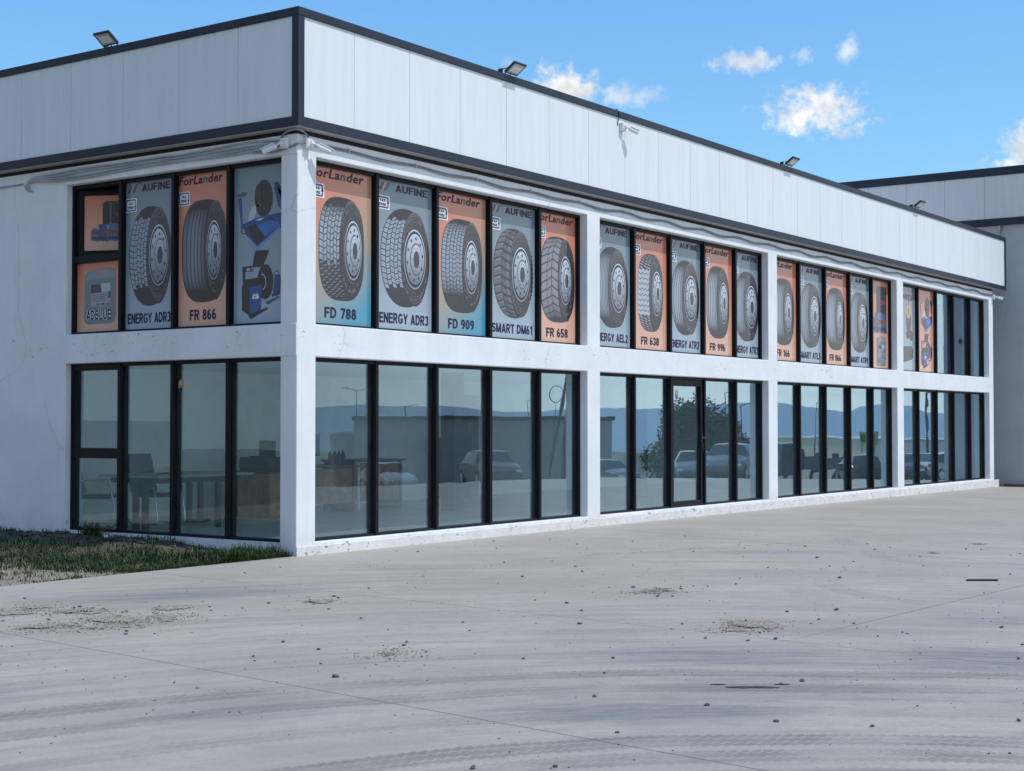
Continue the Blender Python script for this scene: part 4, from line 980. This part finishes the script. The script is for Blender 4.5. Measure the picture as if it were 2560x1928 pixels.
q = MB(); q.box(-.1, 1.75, -.1, 1.15, .74, .775); q.build('table_top', M['tabletop'], o)
q = MB(); q.box(.0, 1.6, .0, 1.0, .66, .739); q.build('apron', M['brown'], o)
for x, y in ((.02, .30), (.02, .50), (1.55, 1.06), (1.77, 1.06), (1.12, .0)): q = MB(); q.box(x-.035, x+.035, y-.035, y+.035, 0, .66); q.build('leg', M['brown'], o)
q = MB(); q.box(1.45, 1.95, 1.02, 1.10, 0, .04); q.build('foot_bar', M['brown'], o)
q = MB(); q.tube(smooth_path([(.3, .4, .776), (.5, .5, .785), (.7, .42, .78), (.9, .5, .776)]), .01); q.build('cable', M['blackplastic'], o)
def chair(label, loc, rz):
    o = thing('chair', label, 'chair', loc, rz)
    q = MB()
    for s in (-.27, .27): q.tube(smooth_path([(s, .25, .66), (s, -.05, .67), (s, -.22, .62), (s, -.30, .30), (s, -.33, .03), (s, -.2, .012), (s, .25, .012)]), .014, 8)
    q.tube([(-.27, .25, .012), (.27, .25, .012)], .014, 8); q.build('frame', M['steel'], o)
    q = MB(); q.box(-.25, .25, -.22, .24, .40, .46); q.build('seat', M['blackplastic'], o, bevel=.02)
    q = MB(); q.box(-.25, .25, -.02, .03, 0, .60, 0, Matrix.Translation((0, .26, .46)) @ Matrix.Rotation(R(-14), 4, 'X')); q.build('backrest', M['blackplastic'], o, bevel=.02); return o
chair('black cantilever chair with chrome frame behind the short side window', (1.2, 5.1, .121), R(35))
chair('black office chair tucked behind the pale table', (2.0, 4.75, .121), R(0))

# ------------------------------------------------------------------ loose stones, gravel, debris
def rock_mesh(name, seed, m, flat=.65):
    bm = bmesh.new(); bmesh.ops.create_icosphere(bm, subdivisions=1, radius=1)
    r = random.Random(seed)
    for v in bm.verts: v.co *= .75+.5*r.random(); v.co.z *= flat
    me = bpy.data.meshes.new(name); bm.to_mesh(me); bm.free(); me.materials.append(m); return me
rocks = [rock_mesh('stone', i, M['stone']) for i in range(5)] + [rock_mesh('stone', 9, M['stonelight'])]
CL = [(-5.37, -1.74, .42), (-5.12, -2.23, .35), (-5.28, -3.06, .55), (-5.86, -2.85, .35), (-4.42, -2.67, .25), (-3.37, -3.42, .22), (-5.42, -5.99, .40), (-.86, -5.51, .35), (-2.64, -7.32, .42)]
pts = []
for x, y, r in CL:
    for k in range(7): a = rnd.uniform(0, 6.28); d = r*rnd.uniform(.7, 2.6); pts.append((x+math.cos(a)*d, y+math.sin(a)*d))
while len(pts) < 185:
    x, y = rnd.uniform(-9, 6), rnd.uniform(-11.5, -.3)
    d = Vector((x-CAM.x, y-CAM.y)); a = math.atan2(d.y, d.x)
    if abs(a-YAW) < .33 and d.length > 6.2 and (rnd.random() < .75 or (x > -6 and y < -3)): pts.append((x, y))
for x, y in pts:
    o = bpy.data.objects.new('stone', rnd.choice(rocks)); C.objects.link(o); s = rnd.uniform(.007, .017) if rnd.random() < .93 else rnd.uniform(.017, .022)
    o.scale = (s*rnd.uniform(.8, 1.5), s*rnd.uniform(.8, 1.3), s); o.rotation_euler = (rnd.uniform(-.4, .4), rnd.uniform(-.4, .4), rnd.uniform(0, 6.28)); o.location = (x, y, gz(x, y)+s*.35)
    tag(o, 'small loose stone lying on the concrete yard', 'stone', 'loose stones scattered over the concrete yard')
def gravel():
    b = MB(); r = random.Random(5); ico = [v.co.copy() for v in rocks[1].vertices]; fc = [tuple(p.vertices) for p in rocks[1].polygons]
    def chip(x, y, z, sz, mi=0):
        q = len(b.v); rot = Matrix.Rotation(r.uniform(0, 6.28), 3, 'Z')
        for v in ico: p = rot @ v; b.v.append((x+p.x*sz*1.25, y+p.y*sz, z+sz*.35+p.z*sz))
        for f in fc: b.face([q+i for i in f], mi)
    for x0, y0, rad in CL + [(6.83, -6.12, .16), (5.04, -6.15, .13)]:
        loose = (x0, y0) == (-5.42, -5.99); z0 = gz(x0, y0)
        dens = lambda x, y: noise.noise(Vector((x*3.2+x0*7, y*3.2, 1.7))) + .5*noise.noise(Vector((x*9, y*9, y0)))
        if not loose and rad > .2:      # sandy bed: small cells where the density is high enough
            N = 26; st = 2.4*rad/N; grid = {}
            def V(i, j):
                if (i, j) not in grid:
                    x, y = x0-1.2*rad+i*st, y0-1.2*rad+j*st; e = math.hypot((x-x0)/1.15, (y-y0)/.9)/rad
                    x += st*.4*noise.noise(Vector((x*40, y*40, 0))); y += st*.4*noise.noise(Vector((x*40, y*40, 5)))
                    grid[i, j] = len(b.v); b.v.append((x, y, z0+.002+.014*max(0, 1-e)))
                return grid[i, j]
            for i in range(N):
                for j in range(N):
                    x, y = x0-1.2*rad+(i+.5)*st, y0-1.2*rad+(j+.5)*st; e = math.hypot((x-x0)/1.15, (y-y0)/.9)/rad
                    if e + 1.3*max(0, .22-dens(x, y)) < .70: b.face((V(i, j), V(i+1, j), V(i+1, j+1), V(i, j+1)), 1)
        n = 150 if loose else int(1700*rad*rad/.16)
        for k in range(n):
            a = r.uniform(0, 6.283); d = abs(r.gauss(0, .46))*rad; x, y = x0+1.15*d*math.cos(a), y0+.9*d*math.sin(a)
            if not loose and dens(x, y) < -.08 and r.random() < .8: continue
            chip(x, y, gz(x, y)+max(0, .012-.015*d/rad), r.uniform(.0025, .009), 2 if r.random() < .13 else (3 if r.random() < .3 else 0))
    for k in range(1200):
        x, y = r.uniform(-9, 7), r.uniform(-11.5, -.2)
        if noise.noise(Vector((x*.6, y*.6, 2))) > -.1: chip(x, y, gz(x, y), r.uniform(.002, .0065), 2)
    return kind(b.build('gravel', [M['gravel'], M['sand'], M['stone'], M['stonelight']]), 'stuff')
g = gravel(); g['label'] = 'patches of loose gravel and sand on the concrete yard'
q = MB()
q.prism([(0, 0), (.16, .006), (.33, -.004), (.335, .03), (.2, .042), (.02, .035)], .018, 0, Matrix.Translation((1.86, -7.62, gz(1.9, -7.6)+.001)) @ Matrix.Rotation(R(-55), 4, 'Z'))
tag(q.build('rubber_strip', M['blackplastic'], bevel=.004), 'black rubber strip lying on the concrete at the right', 'debris')
q = MB(); r_ = random.Random(3)
for cx, cy, a, b_ in ((0, 0, .17, .035), (-.20, .10, .05, .014), (.20, .10, .045, .014)):
    q.prism([(cx+a*math.cos(i*math.pi/8)*(.6+.6*r_.random()), cy+b_*math.sin(i*math.pi/8)*(.6+.6*r_.random())) for i in range(16)], .004, 0, Matrix.Translation((-5.15, -8.63, gz(-5, -8)+.001)) @ Matrix.Rotation(R(-55), 4, 'Z'))
M['tar'] = mat('dark_tar', (.045, .042, .05), .7)
tag(q.build('tar_patch', M['tar']), 'flattened dark tar crumbs stuck to the concrete in the foreground', 'debris')

# ------------------------------------------------------------------ grass strip, weed
def blades(name, spots, n):
    v, f, c = [], [], []
    r = random.Random(11)
    for k in range(n):
        x, y, z, h, g = spots(r)
        if x is None: continue
        a = r.uniform(0, 6.28); lean = h*r.uniform(.15, 1.15); ux, uy = math.cos(a), math.sin(a); wd = r.uniform(.0025, .006)*(1+h*2.5); px, py = -uy*wd, ux*wd
        b = len(v)
        for t, q in ((0, 1), (.4, .95), (.75, .6)):
            ox = lean*t*t; zz = z+h*(t-.28*t*t*lean/h)
            v += [(x+ux*ox-px*q, y+uy*ox-py*q, zz), (x+ux*ox+px*q, y+uy*ox+py*q, zz)]
        v.append((x+ux*lean, y+uy*lean, z+h*(1-.45*lean/h)))
        f += [(b, b+1, b+3, b+2), (b+2, b+3, b+5, b+4), (b+4, b+5, b+6)]; c += [g]*7
    me = bpy.data.meshes.new(name); me.from_pydata(v, [], f); me.materials.append(M['leaf'])
    at = me.color_attributes.new('Col', 'FLOAT_COLOR', 'POINT'); at.data.foreach_set('color', [q for g in c for q in (*g, 1)])
    o = bpy.data.objects.new(name, me); C.objects.link(o); return o
def spot(r):
    y = .065+5.9*r.random()**1.9; x = -.02-r.random()*4.4
    nz = noise.noise(Vector((x*1.4, y*1.4, 7))); nf = noise.noise(Vector((x*4.5, y*4.5, 2)))
    edge = -2.35-.35*y+.7*nz
    dens = 1.0 if x > edge else (.12 if nf < .1 else .5)
    if -.75 < x and y > 1.0: dens *= (.12 if nf < .15 else .6)           # bare mound under the window
    if nz+.5*nf < -.28: dens *= .2
    if r.random() > dens: return (None,)*5
    h = r.uniform(.035, .11)*(1+1.0*max(0, nz+nf*.6))
    if y < .8 and x > -1.3: h *= 1.45
    if x < edge: h *= .55
    g = lerp((.013, .034, .011), (.052, .088, .026), r.random()**1.3)
    if r.random() < .04: g = (.15, .135, .075)
    return x, y, soilz(x, y)-.01, h, g
g = blades('grass', spot, 30000); kind(g, 'stuff'); g['label'] = 'short green grass and weeds on the soil strip beside the building'
o = thing('weed', 'leafy weed with broad dark leaves at the foot of the wall', 'plant', (-.12, 3.6, .10))
def weed_leaf(r):
    return r.gauss(0, .04), r.gauss(0, .05), 0, r.uniform(.12, .26), lerp((.03, .055, .02), (.08, .10, .04), r.random())
wl = blades('leaves', weed_leaf, 70); wl.scale = (1.6, 1.6, 1); wl.parent = o
q = MB(); q.poly([(0, 0, 0), (.06, .02, .01), (.07, .03, .06), (.01, -.01, .07)]); q.poly([(.06, .02, .01), (.11, -.01, .0), (.10, .0, .05), (.07, .03, .06)])
l = q.build('litter', M['white']); l.location = (-.35, 3.15, .09); tag(l, 'scrap of white litter lying in the grass by the wall', 'litter')
q = MB(); r_ = random.Random(8)
for k in range(60):
    x, y = -r_.uniform(.05, .55), r_.uniform(1.4, 5.5); s = r_.uniform(.02, .055); M_ = Matrix.Translation((x, y, soilz(x, y)+.01)) @ Matrix.Rotation(r_.uniform(0, 6), 4, 'Z') @ Matrix.Diagonal((s*1.3, s, s*.6, 1))
    b0 = len(q.v); q.v += [tuple(M_ @ v.co) for v in rocks[k % 5].vertices]
    for p in rocks[k % 5].polygons: q.face([b0+i for i in p.vertices], 0)
cl = kind(q.build('soil_clods', M['soil']), 'stuff')

# ------------------------------------------------------------------ what stands across the yard (seen mirrored in the glass)
def hills():
    P = [(2203.72, -2007.53, 34.95), (2269.71, -1932.66, 39.63), (2287.35, -1911.76, 36.91), (2344.93, -1840.77, 36.96), (2405.94, -1760.41, 32.39), (2438.11, -1715.67, 25.96), (2469.46, -1670.34, 27.78), (2514.86, -1601.36, 30.49), (2539.22, -1562.56, 34.13), (2586.0, -1484.12, 31.29), (2655.35, -1356.7, 42.01), (2671.59, -1324.58, 44.66), (2695.12, -1276.28, 42.72), (2706.51, -1252.08, 41.74), (2728.51, -1203.65, 34.39), (2746.09, -1163.26, 28.89), (2756.29, -1139.02, 25.24), (2769.54, -1106.64, 35.91), (2782.33, -1074.31, 40.26), (2790.1, -1054.14, 39.3), (2802.14, -1021.94, 33.85), (2809.44, -1001.88, 24.93), (2820.78, -969.77, 22.2), (2831.7, -937.71, 24.76)]
    pre = [(-2000+230*i, -3600+70*i, 30+14*noise.noise(Vector((i*.7, 0, 0)))) for i in range(18)]
    post = [(2850+12*i, -880+60*i, 26+10*noise.noise(Vector((i*.5, 5, 0)))) for i in range(14)]
    ridge = pre + P + post; b = MB(); n = 8
    for i, (x, y, z) in enumerate(ridge):
        L = math.hypot(x, y); ux, uy = x/L, y/L
        for j in range(n):
            t = j/(n-1); dd = -900*(1-t); zz = -60+(z+60)*(t**.8) + (4*noise.noise(Vector((x*.004, y*.004, t*3))) if 0 < j < n-1 else 0)
            b.v.append((x+ux*dd, y+uy*dd, zz))
        b.v.append((x+ux*500, y+uy*500, z-60))
    m_ = n+1
    for i in range(len(ridge)-1):
        for j in range(m_-1): b.face((i*m_+j, (i+1)*m_+j, (i+1)*m_+j+1, i*m_+j+1))
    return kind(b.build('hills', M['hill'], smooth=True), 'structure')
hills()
def paint(name, c): return mat(name, c, .22, .1)
PT = {'red': paint('car_paint_maroon', (.06, .03, .035)), 'white': paint('car_paint_white', (.40, .42, .44)), 'black': paint('car_paint_black', (.02, .022, .026)), 'silver': paint('car_paint_silver', (.10, .115, .13)), 'blue': paint('truck_paint_blue', (.03, .05, .10))}
M['tyre'] = mat('tyre_rubber', (.018, .018, .019), .8); M['tail'] = mat('tail_lamp', (.35, .03, .02), .2); M['head'] = mat('head_lamp', (.75, .75, .70), .1)
def wheel(par, x, y, r=.33):
    q = MB(); q.tube([(x, y-.1, r), (x, y+.1, r)], r, 22); wh = q.build('wheel', M['tyre'], par)
    q = MB(); q.tube([(x, y-.105, r), (x, y+.105, r)], r*.62, 14); q.build('rim', M['steel'], wh)
def car(label, x, y, rz, p, hatch=True):
    o = thing('parked_car', label, 'car', (x, y, gz(x, y)), rz, 'cars parked across the yard')
    # stations along the length: x, sill, belt, roof, half width at belt, half width at roof, glass
    ST = [(-2.05, .42, .60, .62, .70, .66, 0), (-1.95, .30, .80, .84, .82, .74, 0), (-1.72 if hatch else -1.5, .24, .92, .98, .86, .70, 1), (-1.25 if hatch else -.95, .22, .93, 1.38, .88, .62, 1), (-.4, .22, .93, 1.46, .89, .60, 1), (.35, .22, .92, 1.42, .89, .60, 1), (.95, .22, .90, 1.02, .88, .66, 0), (1.65, .24, .78, .84, .84, .72, 0), (2.02, .34, .62, .66, .74, .66, 0), (2.10, .42, .52, .54, .66, .62, 0)]
    q = MB(); n = 9
    for sx, z0, zb, zr, wb, wr, g in ST:
        q.v += [(sx, -wb*.9, z0), (sx, -wb, (z0+zb)/2), (sx, -wb*.98, zb), (sx, -wr, zr-.03), (sx, 0, zr), (sx, wr, zr-.03), (sx, wb*.98, zb), (sx, wb, (z0+zb)/2), (sx, wb*.9, z0)]
    for i in range(len(ST)-1):
        for j in range(n-1):
            gl = (ST[i][6] and ST[i+1][6] and j in (2, 5)) or ((ST[i][6] != ST[i+1][6] or (i == 2)) and j in (2, 3, 4, 5) and (i in (2, 5)))
            q.face((i*n+j, i*n+j+1, (i+1)*n+j+1, (i+1)*n+j), 1 if gl else 0)
        q.face((i*n+8, i*n, (i+1)*n, (i+1)*n+8), 0)
    q.face(range(n), 0); q.face([(len(ST)-1)*n+j for j in range(n)], 0)
    q.build('body', [p, M['carglass']], o, bevel=.03)
    for wx in (-1.3, 1.32):
        for wy in (-.78, .78): wheel(o, wx, wy)
    for s in (-1, 1):
        q = MB(); q.box(1.93, 2.07, s*.62-.14, s*.62+.14, .60, .70); q.build('headlight', M['head'], o, bevel=.02)
        q = MB(); q.box(-2.0, -1.90, s*.68-.10, s*.68+.10, .72, .88); q.build('tail_light', M['tail'], o, bevel=.02)
    return o
car('dark maroon saloon car parked facing the showroom across the yard', 35.8, -22.6, R(128), PT['red'])
car('silver grey estate car parked across the yard', 45.4, -18.5, R(150), PT['silver'])
car('silver blue hatchback parked facing the glass door', 39.9, -13.9, R(165), PT['silver'])
car('black hatchback parked beside the truck', 58.6, -16.2, R(-35), PT['black'])
car('white hatchback seen from behind near the wing', 62.0, -12.8, R(28), PT['white'])
car('black saloon car parked next to the white hatchback', 61.5, -14.3, R(170), PT['black'])
car('white saloon car parked behind the low building corner', 42.5, -33.5, R(120), PT['white'])
car('silver saloon car parked farthest across the yard', 52.0, -27.0, R(110), PT['silver'])
o = thing('truck', 'dark blue flatbed truck parked across the yard', 'truck', (69.3, -24.2, gz(69.3, -24.2)), R(200))
q = MB(); q.box(1.0, 2.9, -1.1, 1.1, .7, 1.5); q.prism([(1.05, 1.5), (2.85, 1.5), (2.6, 2.55), (1.15, 2.6)], 2.1, 0, Matrix.Translation((0, 1.05, 0)) @ Matrix.Rotation(R(90), 4, 'X')); q.build('cab', PT['blue'], o, bevel=.06)
q = MB(); q.box(1.5, 2.5, -1.075, 1.075, 1.6, 2.3); q.build('cab_window', M['carglass'], o)
q = MB(); q.box(-3.2, .9, -1.15, 1.15, 1.0, 1.15); q.box(-3.2, .9, -1.15, -1.08, 1.15, 1.7); q.box(-3.2, .9, 1.08, 1.15, 1.15, 1.7); q.box(.8, .9, -1.08, 1.08, 1.15, 2.2); q.build('cargo_bed', PT['blue'], o)
for wx in (-2.2, 1.9):
    for wy in (-.95, .95): wheel(o, wx, wy, .48)
def building(label, x, y, rz, wd, dp, z0, z1, wallm, roofm, wins=0, over=.15):
    o = thing('distant_building', label, 'building', (x, y, 0), rz)
    q = MB(); q.box(-wd/2, wd/2, -dp, 0, z0, z1-.25); q.build('wall', wallm, o)
    q = MB(); q.box(-wd/2-over, wd/2+over, -dp-over, over, z1-.249, z1); q.build('roof', roofm, o)
    for k in range(wins):
        q = MB(); cx = -wd/2+wd*(k+.5)/wins; q.box(cx-wd/wins*.22, cx+wd/wins*.22, -.02, .03, z0+(z1-z0)*.45, z0+(z1-z0)*.72); q.build('window', M['carglass'], o)
    return o
M['greywall'] = mat('grey_render', (.30, .31, .31), .9, var=.1); M['cream'] = mat('cream_render', (.80, .74, .58), .9, var=.15); M['lime'] = mat('lime_sign', (.22, .42, .08), .5)
ang = math.atan2(-40.54+50.82, 70.71-63.19)
building('low grey flat roofed building with dark roof edge across the yard', (63.19+70.71)/2, (-50.82-40.54)/2, ang+math.pi, math.hypot(7.5, 10.3)*1.25, 6, -3.5, 2.12, M['greywall'], M['trim'])
building('cream industrial hall with many windows far across the road', 261, -107, R(112), 30, 14, -12, -.9, M['cream'], M['white'], 7)
building('cream terraced building beyond the parked cars', 218.6, -79.3, R(112), 14, 10, -11, -.7, M['cream'], M['white'], 5)
building('long white hall beside the green sign', 174.7, -54.2, R(105), 16, 12, -10, -.35, M['white'], M['soffit'], 2)
building('small pale cabin with a flat white roof beyond the van', 90.6, -80.2, R(130), 2.4, 3, -4, 1.0, M['greywall'], M['white'])
o = thing('sign_frame', 'lime green roadside canopy sign with two dark panels', 'sign', (165.5, -58.5, 0), R(112))
q = MB(); q.box(-1.4, 1.4, -.2, .2, -.9, .7); q.build('canopy', M['lime'], o)
for s in (-.65, .65): q = MB(); q.box(s-.5, s+.5, .2, .24, -.55, .35); q.build('panel', M['carglass'], o)
q = MB(); q.tube([(-1.2, 0, -9), (-1.2, 0, -.9)], .1); q.tube([(1.2, 0, -9), (1.2, 0, -.9)], .1); q.build('post', M['lime'], o)
def lamp(x, y, top, rz, label, double=False):
    z0 = gz(x, y); o = thing('street_lamp', label, 'street lamp', (x, y, z0), rz, 'street lamps along the road')
    h = top-z0; q = MB(); q.tube([(0, 0, 0), (0, 0, h)], [.13, .07], 8); q.build('post', M['dark'], o)
    q = MB(); q.tube([(0, 0, h), (1.8, 0, h+.35)], .06, 6); q.box(1.7, 2.5, -.15, .15, h+.32, h+.44)
    if double: q.tube([(0, 0, h), (-1.8, 0, h+.35)], .06, 6); q.box(-2.5, -1.7, -.15, .15, h+.32, h+.44)
    q.build('lamp_arm', M['dark'], o); return o
for x, y, t, lab, dbl in ((160.1, -137.5, 6.6, 'twin armed street lamp beyond the low building', True), (219.1, -176.1, 5.1, 'street lamp behind the roof of the low building', False), (233.7, -156.7, 6.3, 'street lamp left of the utility pole', False), (217.9, -105.2, 6.9, 'street lamp right of the pine tree', False), (224.4, -91.5, 5.1, 'street lamp above the blue truck', False), (165.4, -76.0, 4.1, 'street lamp beside the cream hall', False), (118.1, -34.1, 4.4, 'street lamp nearest the wing', False)):
    lamp(x, y, t, R(25), lab, dbl)
o = thing('utility_pole', 'leaning utility pole with a coil of cable beside the low building', 'pole', (45.0, -25.1, gz(45, -25)))
q = MB(); q.tube([(0, 0, 0), (.3, .2, 6.5)], [.12, .09], 8); q.tube([(.5, -1.2, 0), (.3, .2, 6.0)], .07, 6); q.build('post', M['brown'], o)
q = MB(); q.tube([(-.25+.28*math.cos(a), -.25+.2*math.cos(a), 4.3+.42*math.sin(a)) for a in [i*.3 for i in range(22)]], .02, 5); q.tube([(-.25, -.25, 3.9), (-.3, -.3, 2.0)], .012, 5); q.build('cable_coil', M['dark'], o)
def tree(label, x, y, h, wd, seed, col, n=5200, name='pine_tree'):
    z0 = gz(x, y); o = thing(name, label, 'tree', (x, y, z0)); r = random.Random(seed)
    q = MB(); q.tube([(0, 0, 0), (.05, 0, h*.4), (0, .1, h*.85)], [.2, .14, .04], 8)
    cl = []
    for k in range(40):
        a = r.uniform(0, 6.28); zz = h*(.22+.74*r.random()); rr = wd*.5*(1.05-abs(zz/h-.42)*1.1)*r.uniform(.15, 1.0)
        p = Vector((rr*math.cos(a), rr*math.sin(a), zz)); cl.append((p, r.uniform(.35, .75)))
        q.tube([(0, 0, zz*.75), tuple(p)], [.05, .02], 5)
    q.build('trunk', M['brown'], o)
    v, f, c = [], [], []
    for k in range(n):
        p, s = r.choice(cl); d = Vector((r.gauss(0, 1), r.gauss(0, 1), r.gauss(0, .7))).normalized()*s*r.random()**.45*wd/3.6
        e = p+d; a = r.uniform(0, 6.28); b_ = r.uniform(-1, 1); t1 = Vector((math.cos(a), math.sin(a), b_)).normalized()*r.uniform(.14, .32)*(h/5.3); t2 = t1.cross(Vector((r.gauss(0, 1), r.gauss(0, 1), r.gauss(0, 1)))).normalized()*.085*(h/5.3)
        i = len(v); v += [tuple(e-t2), tuple(e+t2), tuple(e+t1)]; f.append((i, i+1, i+2)); g = lerp(tuple(q_*.6 for q_ in col), col, r.random()); c += [g]*3
    me = bpy.data.meshes.new('crown'); me.from_pydata(v, [], f); me.materials.append(M['leaf'])
    at = me.color_attributes.new('Col', 'FLOAT_COLOR', 'POINT'); at.data.foreach_set('color', [q_ for g in c for q_ in (*g, 1)])
    cr = bpy.data.objects.new('crown', me); C.objects.link(cr); cr.parent = o; return o
tree('broad dark pine tree across the yard, opposite the glass door', 74.9, -33.6, 5.2, 7.6, 3, (.022, .040, .022), 20000)
for k, (x, y, h, lab) in enumerate(((140, -118, 7.0, 'tall slim poplar across the road'), (152, -125, 5.5, 'short poplar next to the twin armed lamp'), (128, -112, 5.2, 'round bush like tree across the road'), (96, -58, 4.0, 'low pale tree left of the pine'))):
    tree(lab, x, y, h+1.0, 2.6 if k == 0 else 4.5, 10+k, (.09, .10, .045), 1500, 'roadside_tree')
# boundary wall to the left of the building, mirrored in the short side
q = MB(); q.box(-22, 9, 0, .2, -.3, 1.75); wl = q.build('boundary_wall', M['greywall']); wl.location = (-14.46, 22.2, 0); wl.rotation_euler = (0, 0, R(-41)); tag(wl, 'low grey boundary wall beside the grass, left of the building', 'wall')
print('objects', len(sc.objects))
